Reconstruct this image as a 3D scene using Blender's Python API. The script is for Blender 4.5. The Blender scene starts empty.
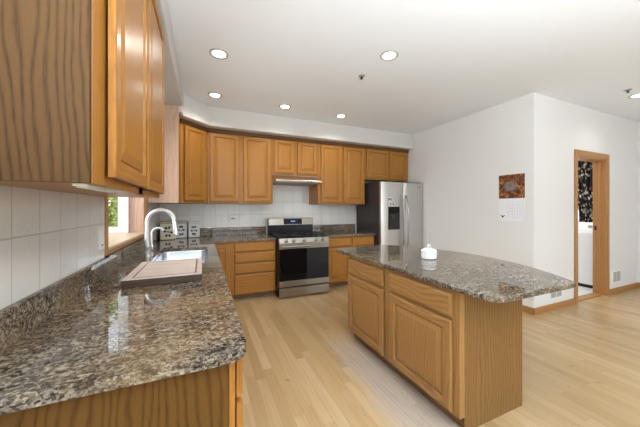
import bpy, bmesh, math, random
from mathutils import Vector, Matrix
random.seed(7)
PI = math.pi
S = bpy.context.scene
COL = S.collection

# ------------------------------------------------------------------ camera
F_PX = 268.0
YAW = math.atan((320 - 203) / F_PX)
cam_d = bpy.data.cameras.new('camera')
cam = bpy.data.objects.new('camera', cam_d)
COL.objects.link(cam)
cam.location = (0, 0, 1.38)
cam.rotation_euler = (PI / 2, 0, -YAW)
cam_d.sensor_width = 36.0
cam_d.sensor_fit = 'HORIZONTAL'
cam_d.lens = F_PX / 640 * 36.0
cam_d.shift_y = -5.5 / 640
cam_d.clip_start = 0.02
S.camera = cam

# ------------------------------------------------------------------ exposure, world, daylight
S.view_settings.view_transform = 'Standard'
S.view_settings.look = 'None'
S.view_settings.gamma = 1.0
S.view_settings.use_curve_mapping = False
S.view_settings.exposure = 0.22

SKY = 2.4          # strength of the overcast sky
REAR_FILL = 18.0         # added fill at each rear opening (W)
BAY = 24.0         # daylight through the sink window (W)
FLASH_FILL = 225.0      # added upward fill standing in for a bounced flash (W)
SPOT = 14.0        # each recessed lamp (W)

w = bpy.data.worlds.new('world')
S.world = w
w.use_nodes = True
bg = w.node_tree.nodes['Background']
bg.inputs[0].default_value = (0.86, 0.93, 1.0, 1)
bg.inputs[1].default_value = SKY


def area(name, loc, rot, sx, sy, power, color):
    d = bpy.data.lights.new(name, 'AREA')
    d.shape = 'RECTANGLE'
    d.size = sx
    d.size_y = sy
    d.energy = power
    d.color = color
    o = bpy.data.objects.new(name, d)
    COL.objects.link(o)
    o.location = loc
    o.rotation_euler = rot
    return o


# fill light added behind the viewer, and daylight in the window over the sink
area('rear_fill', (1.4, -3.62, 1.35), (PI / 2 + 0.25, 0, 0), 2.0, 2.0, REAR_FILL, (0.90, 0.95, 1.0))
area('rear_fill', (4.7, -3.62, 1.35), (PI / 2 + 0.25, 0, 0), 2.2, 2.0, REAR_FILL, (0.93, 0.96, 1.0))
area('daylight_sink_window', (-1.40, 2.965, 1.65), (0, -PI / 2, 0), 0.9, 1.15, BAY, (0.93, 0.97, 1.0))
# unseen panel added to brighten the ceiling, standing in for a bounced flash
area('flash_fill', (0.5, -1.05, 1.45), (PI, 0, 0), 2.6, 1.8, FLASH_FILL, (0.86, 0.94, 1.0))
area('laundry_fill', (5.6, 3.1, 2.84), (0, 0, 0), 0.4, 0.4, 24, (1.0, 0.97, 0.93))  # unseen fill added to brighten the laundry room
area('daylight_laundry_window', (7.25, 3.0, 1.7), (0, PI / 2, 0), 1.0, 1.0, 30, (0.95, 0.98, 1.0))

# ------------------------------------------------------------------ materials


class NT:
    """small node-tree helper"""

    def __init__(self, name):
        self.m = bpy.data.materials.new(name)
        self.m.use_nodes = True
        self.t = self.m.node_tree
        self.n = self.t.nodes
        self.b = self.n['Principled BSDF']

    def new(self, typ, **kw):
        o = self.n.new(typ)
        for k, v in kw.items():
            setattr(o, k, v)
        return o

    def link(self, a, b):
        self.t.links.new(a, b)

    def math(self, op, a, b=None, c=None):
        o = self.new('ShaderNodeMath', operation=op)
        for i, v in enumerate((a, b, c)):
            if v is None:
                continue
            if isinstance(v, (int, float)):
                o.inputs[i].default_value = v
            else:
                self.link(v, o.inputs[i])
        return o.outputs[0]

    def ramp(self, fac, stops, interp='LINEAR'):
        r = self.new('ShaderNodeValToRGB')
        r.color_ramp.interpolation = interp
        els = r.color_ramp.elements
        while len(els) < len(stops):
            els.new(0.5)
        for e, (p, c) in zip(els, stops):
            e.position = p
            e.color = (*c, 1) if len(c) == 3 else c
        self.link(fac, r.inputs[0])
        return r.outputs[0]

    def mix(self, fac, a, b, blend='MIX'):
        o = self.new('ShaderNodeMix', data_type='RGBA', blend_type=blend)
        for sock, v in ((o.inputs[0], fac), (o.inputs[6], a), (o.inputs[7], b)):
            if isinstance(v, (int, float)):
                sock.default_value = v
            elif isinstance(v, tuple):
                sock.default_value = (*v, 1) if len(v) == 3 else v
            else:
                self.link(v, sock)
        return o.outputs[2]

    def noise(self, vec, scale, detail=3, rough=0.5, dist=0.0):
        o = self.new('ShaderNodeTexNoise')
        o.inputs['Scale'].default_value = scale
        o.inputs['Detail'].default_value = detail
        o.inputs['Roughness'].default_value = rough
        o.inputs['Distortion'].default_value = dist
        if vec is not None:
            self.link(vec, o.inputs['Vector'])
        return o

    def coord(self, scale=(1, 1, 1), rand=True, rot=(0, 0, 0)):
        tc = self.new('ShaderNodeTexCoord')
        out = tc.outputs['Object']
        if rand:
            oi = self.new('ShaderNodeObjectInfo')
            off = self.new('ShaderNodeVectorMath', operation='SCALE')
            off.inputs[0].default_value = (7.3, 5.1, 9.7)
            self.link(oi.outputs['Random'], off.inputs['Scale'])
            ad = self.new('ShaderNodeVectorMath', operation='ADD')
            self.link(out, ad.inputs[0])
            self.link(off.outputs[0], ad.inputs[1])
            out = ad.outputs[0]
        mp = self.new('ShaderNodeMapping')
        mp.inputs['Scale'].default_value = scale
        mp.inputs['Rotation'].default_value = rot
        self.link(out, mp.inputs['Vector'])
        return mp.outputs[0]

    def bump(self, h, strength=0.1, dist=0.01):
        b = self.new('ShaderNodeBump')
        b.inputs['Strength'].default_value = strength
        b.inputs['Distance'].default_value = dist
        self.link(h, b.inputs['Height'])
        self.link(b.outputs[0], self.b.inputs['Normal'])

    def set(self, rough=0.5, metal=0.0, color=None, coat=0.0, spec=None):
        self.b.inputs['Roughness'].default_value = rough
        self.b.inputs['Metallic'].default_value = metal
        self.b.inputs['Coat Weight'].default_value = coat
        self.b.inputs['Coat Roughness'].default_value = 0.12
        if spec is not None:
            self.b.inputs['Specular IOR Level'].default_value = spec
        if color is not None:
            if isinstance(color, tuple):
                self.b.inputs['Base Color'].default_value = (*color, 1)
            else:
                self.link(color, self.b.inputs['Base Color'])
        return self.m


def plain(name, col, rough=0.5, metal=0.0, coat=0.0, var=0.06, scale=8.0, bump=0.0):
    t = NT(name)
    n = t.noise(t.coord(), scale, 3)
    c = t.mix(n.outputs['Fac'], tuple(max(0, x * (1 - var)) for x in col), tuple(min(1, x * (1 + var)) for x in col))
    if bump:
        t.bump(t.noise(t.coord(), scale * 25, 2).outputs['Fac'], bump, 0.002)
    return t.set(rough, metal, c, coat)


def oak(name, axis, light, dark, line=0.55, fig=1.0, rough=0.38, spec=0.3):
    """oak veneer: the grain runs along axis, cathedral figure from warped rings, fine open pores"""
    t = NT(name)
    tc = t.coord((1, 1, 1))
    sep = t.new('ShaderNodeSeparateXYZ')
    t.link(tc, sep.inputs[0])
    ax = {'x': 0, 'y': 1, 'z': 2}[axis]
    along = sep.outputs[ax]
    others = [sep.outputs[i] for i in range(3) if i != ax]
    across = t.math('ADD', others[0], t.math('MULTIPLY', others[1], 0.83))
    # slow warp along the grain
    v = t.new('ShaderNodeCombineXYZ')
    t.link(t.math('MULTIPLY', across, 5.0), v.inputs[0])
    t.link(t.math('MULTIPLY', along, 1.3), v.inputs[1])
    warp = t.noise(v.outputs[0], 1.0, 2, 0.5)
    v2 = t.new('ShaderNodeCombineXYZ')
    t.link(t.math('MULTIPLY', across, 18.0), v2.inputs[0])
    t.link(t.math('MULTIPLY', along, 5.0), v2.inputs[1])
    warp2 = t.noise(v2.outputs[0], 1.0, 2, 0.5)
    ph = t.math('ADD', t.math('MULTIPLY', across, 260.0 * fig), t.math('MULTIPLY', warp.outputs['Fac'], 34.0))
    ph = t.math('ADD', ph, t.math('MULTIPLY', warp2.outputs['Fac'], 5.0))
    ring = t.math('ADD', t.math('MULTIPLY', t.math('SINE', ph), 0.5), 0.5)
    ring = t.math('POWER', ring, 3.0)
    # pores: thin streaks along the grain
    v3 = t.new('ShaderNodeCombineXYZ')
    t.link(t.math('MULTIPLY', across, 420.0), v3.inputs[0])
    t.link(t.math('MULTIPLY', along, 16.0), v3.inputs[1])
    pore = t.noise(v3.outputs[0], 1.0, 3, 0.6).outputs['Fac']
    pf = t.ramp(pore, [(0.42, (0, 0, 0)), (0.68, (1, 1, 1))])
    fac = t.math('MULTIPLY', ring, t.math('ADD', 0.45, t.math('MULTIPLY', pf, 0.55)))
    fac = t.math('ADD', t.math('MULTIPLY', fac, line), t.math('MULTIPLY', pf, 0.16))
    v4 = t.new('ShaderNodeCombineXYZ')
    t.link(t.math('MULTIPLY', across, 9.0), v4.inputs[0])
    t.link(t.math('MULTIPLY', along, 0.7), v4.inputs[1])
    broad = t.noise(v4.outputs[0], 1.0, 2).outputs['Fac']
    l2 = tuple(x * 0.86 for x in light)
    base = t.mix(broad, light, l2)
    col = t.mix(fac, base, dark)
    t.bump(fac, 0.06, 0.002)
    return t.set(rough, 0, col, 0.06 if spec > 0.2 else 0.0, spec)


LIGHT = (0.425, 0.186, 0.034)
DARK = (0.19, 0.07, 0.014)
M = {}
M['oak_z'] = oak('honey_oak', 'z', LIGHT, DARK, 0.42)
M['oak_x'] = oak('honey_oak_cross', 'x', LIGHT, DARK, 0.55)
IL, ID = (0.40, 0.215, 0.075), (0.17, 0.08, 0.024)
M['isl_z'] = oak('island_oak', 'z', IL, ID, 0.5)
M['isl_x'] = oak('island_oak_cross', 'x', IL, ID, 0.7, 0.6)
M['oak_y'] = oak('honey_oak_lengthwise', 'y', LIGHT, DARK, 0.42)
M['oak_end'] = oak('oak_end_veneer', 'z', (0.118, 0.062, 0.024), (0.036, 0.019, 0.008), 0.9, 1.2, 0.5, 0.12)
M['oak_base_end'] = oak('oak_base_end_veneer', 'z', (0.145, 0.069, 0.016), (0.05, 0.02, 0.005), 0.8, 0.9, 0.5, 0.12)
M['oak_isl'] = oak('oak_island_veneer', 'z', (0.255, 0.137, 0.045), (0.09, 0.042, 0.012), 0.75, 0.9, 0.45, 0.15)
M['oak_pale_lit'] = oak('pale_and_window_lit_oak', 'z', (0.62, 0.42, 0.31), (0.34, 0.19, 0.13), 0.5, 0.6)
M['sill'] = oak('pale_sill_wood', 'y', (0.66, 0.50, 0.35), (0.50, 0.33, 0.2), 0.35, 0.6)
M['trim'] = oak('oak_trim', 'z', (0.46, 0.225, 0.075), (0.28, 0.115, 0.034), 0.35)
M['trim_x'] = oak('oak_trim_cross', 'x', (0.46, 0.225, 0.075), (0.28, 0.115, 0.034), 0.35)
M['trim_y'] = oak('oak_trim_long', 'y', (0.46, 0.225, 0.075), (0.28, 0.115, 0.034), 0.35)
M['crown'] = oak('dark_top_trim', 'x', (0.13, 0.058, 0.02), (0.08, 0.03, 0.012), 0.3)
M['wall'] = plain('warm_white_wall', (0.755, 0.745, 0.725), 0.75, var=0.012, scale=3, bump=0.03)
M['ceil'] = plain('white_ceiling', (0.83, 0.86, 0.89), 0.85, var=0.008, scale=3, bump=0.03)
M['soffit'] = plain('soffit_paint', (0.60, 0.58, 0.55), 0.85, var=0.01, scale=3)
M['white'] = plain('white_enamel', (0.82, 0.82, 0.82), 0.3, var=0.02)
M['plate'] = plain('white_plastic', (0.82, 0.81, 0.78), 0.35, var=0.02)
M['vinyl'] = plain('white_vinyl', (0.85, 0.86, 0.88), 0.4, var=0.02)
M['black'] = plain('black_enamel', (0.012, 0.012, 0.013), 0.25, var=0.2)
M['black'].node_tree.nodes['Principled BSDF'].inputs['Specular IOR Level'].default_value = 0.2
M['iron'] = plain('black_cast_iron', (0.014, 0.014, 0.014), 0.55, var=0.3)
M['glassblack'] = plain('black_oven_glass', (0.006, 0.005, 0.006), 0.05, var=0.2)
M['glassblack'].node_tree.nodes['Principled BSDF'].inputs['Specular IOR Level'].default_value = 0.25
M['fridge_side'] = plain('dark_fridge_side', (0.034, 0.028, 0.028), 0.45, var=0.1, bump=0.05)
M['rubber'] = plain('dark_shadow_gap', (0.02, 0.018, 0.016), 0.8)
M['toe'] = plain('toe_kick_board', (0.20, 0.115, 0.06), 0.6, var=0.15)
M['vent'] = plain('grey_register_metal', (0.34, 0.33, 0.31), 0.5, var=0.05)
M['ventdark'] = plain('register_slot', (0.13, 0.125, 0.12), 0.7)
M['chrome'] = plain('chrome', (0.72, 0.72, 0.73), 0.12, 1.0, var=0.02)
M['brushed_nickel'] = plain('brushed_nickel', (0.62, 0.62, 0.61), 0.45, 0.85, var=0.04)
M['walnut'] = oak('walnut_edge', 'x', (0.085, 0.048, 0.034), (0.03, 0.018, 0.014), 0.6)
M['board'] = oak('pale_board_wood', 'x', (0.74, 0.625, 0.55), (0.36, 0.23, 0.19), 0.5, 0.35)
M['ceramic'] = plain('white_ceramic', (0.86, 0.86, 0.86), 0.12, coat=0.4, var=0.01)
M['tin'] = plain('cream_tin', (0.62, 0.57, 0.44), 0.35, var=0.08)
M['tin_lid'] = plain('olive_tin_lid', (0.30, 0.25, 0.12), 0.35, 0.3, var=0.1)
M['tin_white'] = plain('white_tin', (0.60, 0.59, 0.56), 0.35, var=0.06)
M['tin_grey'] = plain('grey_tin_lid', (0.36, 0.35, 0.28), 0.35, var=0.06)
M['tin_dark'] = plain('dark_print', (0.03, 0.033, 0.035), 0.5)
M['paper'] = plain('white_paper', (0.80, 0.81, 0.84), 0.7, var=0.01)
M['ink'] = plain('grey_ink', (0.55, 0.55, 0.57), 0.8, var=0.02)
M['inkdark'] = plain('black_ink', (0.05, 0.05, 0.05), 0.8)
M['bark'] = plain('bark', (0.12, 0.08, 0.05), 0.9, var=0.3, scale=20)
M['lawn'] = plain('lawn', (0.12, 0.2, 0.05), 0.9, var=0.3, scale=5)
M['linoleum'] = plain('pale_vinyl_floor', (0.74, 0.74, 0.73), 0.3, var=0.03)


def steel(name, axis, col=(0.60, 0.58, 0.55), rough=0.32):
    t = NT(name)
    sc = {'x': (3, 160, 160), 'z': (160, 160, 3)}[axis]
    n = t.noise(t.coord(sc), 1.0, 3)
    c = t.mix(n.outputs['Fac'], tuple(x * 0.93 for x in col), tuple(min(1, x * 1.06) for x in col))
    r = t.math('ADD', rough - 0.05, t.math('MULTIPLY', n.outputs['Fac'], 0.1))
    t.link(r, t.b.inputs['Roughness'])
    m = t.set(rough, 1.0, c)
    return m


M['steel_z'] = steel('stainless_vertical', 'z', (0.60, 0.585, 0.56), 0.36)
M['steel_x'] = steel('stainless_horizontal', 'x', (0.36, 0.33, 0.285), 0.3)
M['steel_hood'] = steel('stainless_hood', 'x', (0.62, 0.56, 0.48), 0.34)
M['handle_steel'] = steel('handle_steel', 'z', (0.34, 0.33, 0.32), 0.28)
M['sinksteel'] = steel('sink_steel', 'x', (0.62, 0.66, 0.72), 0.22)


def emit(name, col, strength):
    t = NT(name)
    t.b.inputs['Emission Color'].default_value = (*col, 1)
    t.b.inputs['Emission Strength'].default_value = strength
    return t.set(0.5, 0, col)


M['lamp'] = emit('lamp_lens', (1.0, 0.97, 0.92), 6.0)
M['digits'] = emit('blue_digits', (0.1, 0.25, 1.0), 2.0)


def granite():
    t = NT('granite')
    base = t.coord((1, 1, 1), rand=False)
    big = t.noise(base, 2.2, 3, 0.55)
    wob = t.noise(base, 16.0, 4, 0.6)
    sub = t.new('ShaderNodeVectorMath', operation='SUBTRACT')
    t.link(wob.outputs['Color'], sub.inputs[0])
    sub.inputs[1].default_value = (0.5, 0.5, 0.5)
    scl = t.new('ShaderNodeVectorMath', operation='SCALE')
    t.link(sub.outputs[0], scl.inputs[0])
    scl.inputs['Scale'].default_value = 0.045
    add = t.new('ShaderNodeVectorMath', operation='ADD')
    t.link(base, add.inputs[0])
    t.link(scl.outputs[0], add.inputs[1])
    mp = t.new('ShaderNodeMapping')
    mp.inputs['Rotation'].default_value = (0, 0, 0.95)
    mp.inputs['Scale'].default_value = (95, 135, 135)
    t.link(add.outputs[0], mp.inputs['Vector'])
    vor = t.new('ShaderNodeTexVoronoi')
    vor.inputs['Scale'].default_value = 1.0
    t.link(mp.outputs[0], vor.inputs['Vector'])
    sep = t.new('ShaderNodeSeparateColor')
    t.link(vor.outputs['Color'], sep.inputs[0])
    mp2 = t.new('ShaderNodeMapping')
    mp2.inputs['Rotation'].default_value = (0, 0, 0.95)
    mp2.inputs['Scale'].default_value = (20, 42, 42)
    t.link(add.outputs[0], mp2.inputs['Vector'])
    streak = t.noise(mp2.outputs[0], 1.0, 6, 0.74)
    val = t.math('ADD', t.math('MULTIPLY', sep.outputs[0], 0.40), t.math('MULTIPLY', streak.outputs['Fac'], 1.12))
    val = t.math('ADD', t.math('SUBTRACT', val, 0.17), t.math('MULTIPLY', t.math('SUBTRACT', big.outputs['Fac'], 0.5), 0.35))
    col = t.ramp(val, [(0.34, (0.012, 0.010, 0.010)), (0.45, (0.050, 0.038, 0.029)), (0.56, (0.115, 0.090, 0.064)),
                       (0.69, (0.205, 0.170, 0.125)), (0.86, (0.37, 0.325, 0.26))])
    # fine black and pale flecks
    fl = t.noise(base, 95.0, 3, 0.6)
    fd = t.ramp(fl.outputs['Fac'], [(0.36, (1, 1, 1)), (0.43, (0, 0, 0))])
    col = t.mix(t.math('MULTIPLY', fd, 0.8), col, (0.02, 0.018, 0.018))
    fl2 = t.noise(base, 80.0, 3, 0.6)
    fp = t.ramp(fl2.outputs['Fac'], [(0.60, (0, 0, 0)), (0.66, (1, 1, 1))])
    col = t.mix(t.math('MULTIPLY', fp, 0.45), col, (0.36, 0.34, 0.33))
    warm = t.noise(base, 3.1, 2).outputs['Fac']
    wf = t.ramp(warm, [(0.45, (0, 0, 0)), (0.7, (1, 1, 1))])
    col = t.mix(t.math('MULTIPLY', wf, 0.35), col, (0.30, 0.19, 0.085), 'MIX')
    return t.set(0.03, 0, col, 0.0, 0.45)


M['granite'] = granite()


def tiles(name, ax, tw, th, ou, oz, relief=0.5):
    t = NT(name)
    tc = t.new('ShaderNodeTexCoord')
    sep = t.new('ShaderNodeSeparateXYZ')
    t.link(tc.outputs['Object'], sep.inputs[0])
    u = t.math('DIVIDE', t.math('SUBTRACT', sep.outputs[ax], ou), tw)
    v = t.math('DIVIDE', t.math('SUBTRACT', sep.outputs[2], oz), th)
    fu = t.math('ABSOLUTE', t.math('SUBTRACT', t.math('FRACT', u), 0.5))
    fv = t.math('ABSOLUTE', t.math('SUBTRACT', t.math('FRACT', v), 0.5))
    du = t.math('MULTIPLY', t.math('SUBTRACT', 0.5, fu), tw)
    dv = t.math('MULTIPLY', t.math('SUBTRACT', 0.5, fv), th)
    d = t.math('MINIMUM', du, dv)
    g = t.ramp(t.math('MULTIPLY', d, 100.0), [(0.16, (1, 1, 1)), (0.34, (0, 0, 0))])
    ids = t.new('ShaderNodeCombineXYZ')
    t.link(t.math('FLOOR', u), ids.inputs[0])
    t.link(t.math('FLOOR', v), ids.inputs[1])
    wn = t.new('ShaderNodeTexWhiteNoise')
    t.link(ids.outputs[0], wn.inputs['Vector'])
    tone = t.mix(wn.outputs['Value'], (0.70, 0.685, 0.645), (0.74, 0.725, 0.69))
    col = t.mix(g, tone, (0.52, 0.50, 0.46))
    # embossed floral relief on the tiles
    n = t.noise(tc.outputs['Object'], 34.0, 2, 0.5, 1.6)
    em = t.ramp(n.outputs['Fac'], [(0.50, (0, 0, 0)), (0.62, (1, 1, 1))])
    big = t.noise(tc.outputs['Object'], 5.0, 1)
    msk = t.ramp(big.outputs['Fac'], [(0.5, (0, 0, 0)), (0.6, (1, 1, 1))])
    h = t.math('SUBTRACT', t.math('MULTIPLY', t.math('MULTIPLY', em, msk), relief), t.math('MULTIPLY', g, 1.0))
    t.bump(h, 0.5, 0.003)
    return t.set(0.16, 0, col, 0.0)


M['tile_left'] = tiles('white_wall_tile_left', 1, 0.175, 0.23, 1.455, 1.275)
M['tile_back'] = tiles('white_wall_tile_back', 0, 0.195, 0.222, 0.0, 1.263, 0.3)


def floorwood():
    t = NT('strip_wood_floor')
    tc = t.new('ShaderNodeTexCoord')
    sep = t.new('ShaderNodeSeparateXYZ')
    t.link(tc.outputs['Object'], sep.inputs[0])
    W, L = 0.078, 1.15
    xs = t.math('DIVIDE', sep.outputs[0], W)
    row = t.math('FLOOR', xs)
    w1 = t.new('ShaderNodeTexWhiteNoise', noise_dimensions='1D')
    t.link(row, w1.inputs['W'])
    ys = t.math('ADD', t.math('DIVIDE', sep.outputs[1], L), t.math('MULTIPLY', w1.outputs['Value'], 13.0))
    pl = t.math('FLOOR', ys)
    ids = t.new('ShaderNodeCombineXYZ')
    t.link(row, ids.inputs[0])
    t.link(pl, ids.inputs[1])
    wn = t.new('ShaderNodeTexWhiteNoise')
    t.link(ids.outputs[0], wn.inputs['Vector'])
    tone = t.ramp(wn.outputs['Value'], [(0.0, (0.425, 0.280, 0.128)), (0.3, (0.485, 0.332, 0.162)), (0.7, (0.525, 0.367, 0.188)),
                                        (1.0, (0.59, 0.43, 0.245))])
    # grain
    v = t.new('ShaderNodeCombineXYZ')
    t.link(t.math('ADD', t.math('MULTIPLY', sep.outputs[0], 75.0), t.math('MULTIPLY', wn.outputs['Value'], 90.0)), v.inputs[0])
    t.link(t.math('MULTIPLY', sep.outputs[1], 2.6), v.inputs[1])
    gr = t.noise(v.outputs[0], 1.0, 4, 0.6, 0.6).outputs['Fac']
    gf = t.ramp(gr, [(0.42, (0, 0, 0)), (0.75, (1, 1, 1))])
    col = t.mix(t.math('MULTIPLY', gf, 0.5), tone, (0.36, 0.215, 0.10))
    # occasional small knots and pin marks
    kn = t.noise(sep.outputs[0].node.inputs[0].links[0].from_socket, 9.0, 1, 0.5)
    kf = t.ramp(kn.outputs['Fac'], [(0.70, (0, 0, 0)), (0.75, (1, 1, 1))])
    col = t.mix(t.math('MULTIPLY', kf, 0.55), col, (0.28, 0.16, 0.08))
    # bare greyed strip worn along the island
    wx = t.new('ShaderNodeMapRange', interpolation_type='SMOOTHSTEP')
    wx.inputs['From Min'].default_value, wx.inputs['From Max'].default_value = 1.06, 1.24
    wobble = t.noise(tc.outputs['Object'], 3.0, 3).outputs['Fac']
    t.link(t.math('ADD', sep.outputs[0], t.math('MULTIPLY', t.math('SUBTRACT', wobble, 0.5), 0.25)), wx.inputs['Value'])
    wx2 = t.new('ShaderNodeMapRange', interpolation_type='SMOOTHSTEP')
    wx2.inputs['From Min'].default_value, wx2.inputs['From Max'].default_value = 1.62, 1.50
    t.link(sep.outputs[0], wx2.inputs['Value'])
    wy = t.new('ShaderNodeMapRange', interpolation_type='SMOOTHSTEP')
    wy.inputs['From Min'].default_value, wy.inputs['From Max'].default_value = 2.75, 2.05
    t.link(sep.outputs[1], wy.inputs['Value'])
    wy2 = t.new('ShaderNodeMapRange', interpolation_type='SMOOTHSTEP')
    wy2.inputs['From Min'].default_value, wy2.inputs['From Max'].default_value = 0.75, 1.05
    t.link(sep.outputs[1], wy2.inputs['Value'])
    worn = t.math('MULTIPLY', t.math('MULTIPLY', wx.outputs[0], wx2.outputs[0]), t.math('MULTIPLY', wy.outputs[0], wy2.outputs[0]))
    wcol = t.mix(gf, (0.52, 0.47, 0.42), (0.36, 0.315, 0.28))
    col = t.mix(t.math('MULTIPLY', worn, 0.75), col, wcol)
    # seams
    fx = t.math('ABSOLUTE', t.math('SUBTRACT', t.math('FRACT', xs), 0.5))
    fy = t.math('ABSOLUTE', t.math('SUBTRACT', t.math('FRACT', ys), 0.5))
    dx = t.math('MULTIPLY', t.math('SUBTRACT', 0.5, fx), W)
    dy = t.math('MULTIPLY', t.math('SUBTRACT', 0.5, fy), L)
    d = t.math('MULTIPLY', t.math('MINIMUM', dx, dy), 100.0)
    seam = t.ramp(d, [(0.06, (1, 1, 1)), (0.16, (0, 0, 0))])
    col = t.mix(t.math('MULTIPLY', seam, 0.6), col, (0.30, 0.17, 0.085))
    t.bump(t.math('SUBTRACT', 0.0, seam), 0.15, 0.002)
    return t.set(0.30, 0, col, 0.0, 0.5)


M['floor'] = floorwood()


def glass():
    t = NT('window_glass')
    tr = t.new('ShaderNodeBsdfTransparent')
    gl = t.new('ShaderNodeBsdfGlossy')
    gl.inputs['Roughness'].default_value = 0.02
    fr = t.new('ShaderNodeFresnel')
    fr.inputs['IOR'].default_value = 1.35
    mx = t.new('ShaderNodeMixShader')
    t.link(fr.outputs[0], mx.inputs[0])
    t.link(tr.outputs[0], mx.inputs[1])
    t.link(gl.outputs[0], mx.inputs[2])
    t.link(mx.outputs[0], t.n['Material Output'].inputs['Surface'])
    return t.m


M['glass'] = glass()


def leafmat():
    t = NT('leaf')
    n = t.noise(t.coord((1, 1, 1), rand=False), 9.0, 2)
    c = t.ramp(n.outputs['Fac'], [(0.3, (0.10, 0.17, 0.02)), (0.5, (0.26, 0.32, 0.05)), (0.7, (0.46, 0.45, 0.10))])
    return t.set(0.6, 0, c)


M['leaf'] = leafmat()


def curtainmat():
    t = NT('printed_curtain')
    c0 = t.coord((1, 1, 1), rand=False)
    wob = t.noise(c0, 20, 2)
    ad = t.new('ShaderNodeVectorMath', operation='MULTIPLY_ADD')
    t.link(wob.outputs['Color'], ad.inputs[0])
    ad.inputs[1].default_value = (0.05, 0.05, 0.05)
    t.link(c0, ad.inputs[2])
    vor = t.new('ShaderNodeTexVoronoi')
    vor.inputs['Scale'].default_value = 15.0
    t.link(ad.outputs[0], vor.inputs['Vector'])
    sep = t.new('ShaderNodeSeparateColor')
    t.link(vor.outputs['Color'], sep.inputs[0])
    col = t.ramp(sep.outputs[0], [(0, (0.012, 0.011, 0.014)), (0.28, (0.66, 0.62, 0.54)), (0.70, (0.50, 0.24, 0.10)), (0.84, (0.10, 0.22, 0.22)),
                                  (0.93, (0.012, 0.011, 0.014))], 'CONSTANT')
    edge = t.ramp(vor.outputs['Distance'], [(0.40, (0, 0, 0)), (0.5, (1, 1, 1))])
    col = t.mix(edge, col, (0.012, 0.011, 0.014))
    return t.set(0.85, 0, col)


M['curtain'] = curtainmat()


def pictmat():
    t = NT('autumn_picture_print')
    c0 = t.coord((1, 1, 1), rand=False)
    n = t.noise(c0, 26, 4, 0.6, 0.8)
    col = t.ramp(n.outputs['Fac'], [(0.30, (0.012, 0.006, 0.004)), (0.45, (0.07, 0.02, 0.008)), (0.54, (0.26, 0.08, 0.02)), (0.66, (0.50, 0.26, 0.08)),
                                    (0.8, (0.30, 0.10, 0.03))])
    g = t.new('ShaderNodeTexGradient', gradient_type='SPHERICAL')
    mp = t.new('ShaderNodeMapping')
    mp.inputs['Scale'].default_value = (8.0, 8.0, 10.0)
    mp.inputs['Location'].default_value = (0, -0.1, -1.65)
    t.link(c0, mp.inputs['Vector'])
    t.link(mp.outputs[0], g.inputs[0])
    gm = t.math('ADD', g.outputs['Fac'], t.math('MULTIPLY', t.math('SUBTRACT', t.noise(c0, 18, 3).outputs['Fac'], 0.5), 1.0))
    gf = t.ramp(gm, [(0.12, (0, 0, 0)), (0.5, (0.85, 0.85, 0.85))])
    grey = t.mix(n.outputs['Fac'], (0.06, 0.055, 0.05), (0.38, 0.35, 0.32))
    col = t.mix(gf, col, grey)
    return t.set(0.35, 0, col)


M['picture'] = pictmat()

# ------------------------------------------------------------------ mesh helpers
ORIGIN = {}


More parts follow.
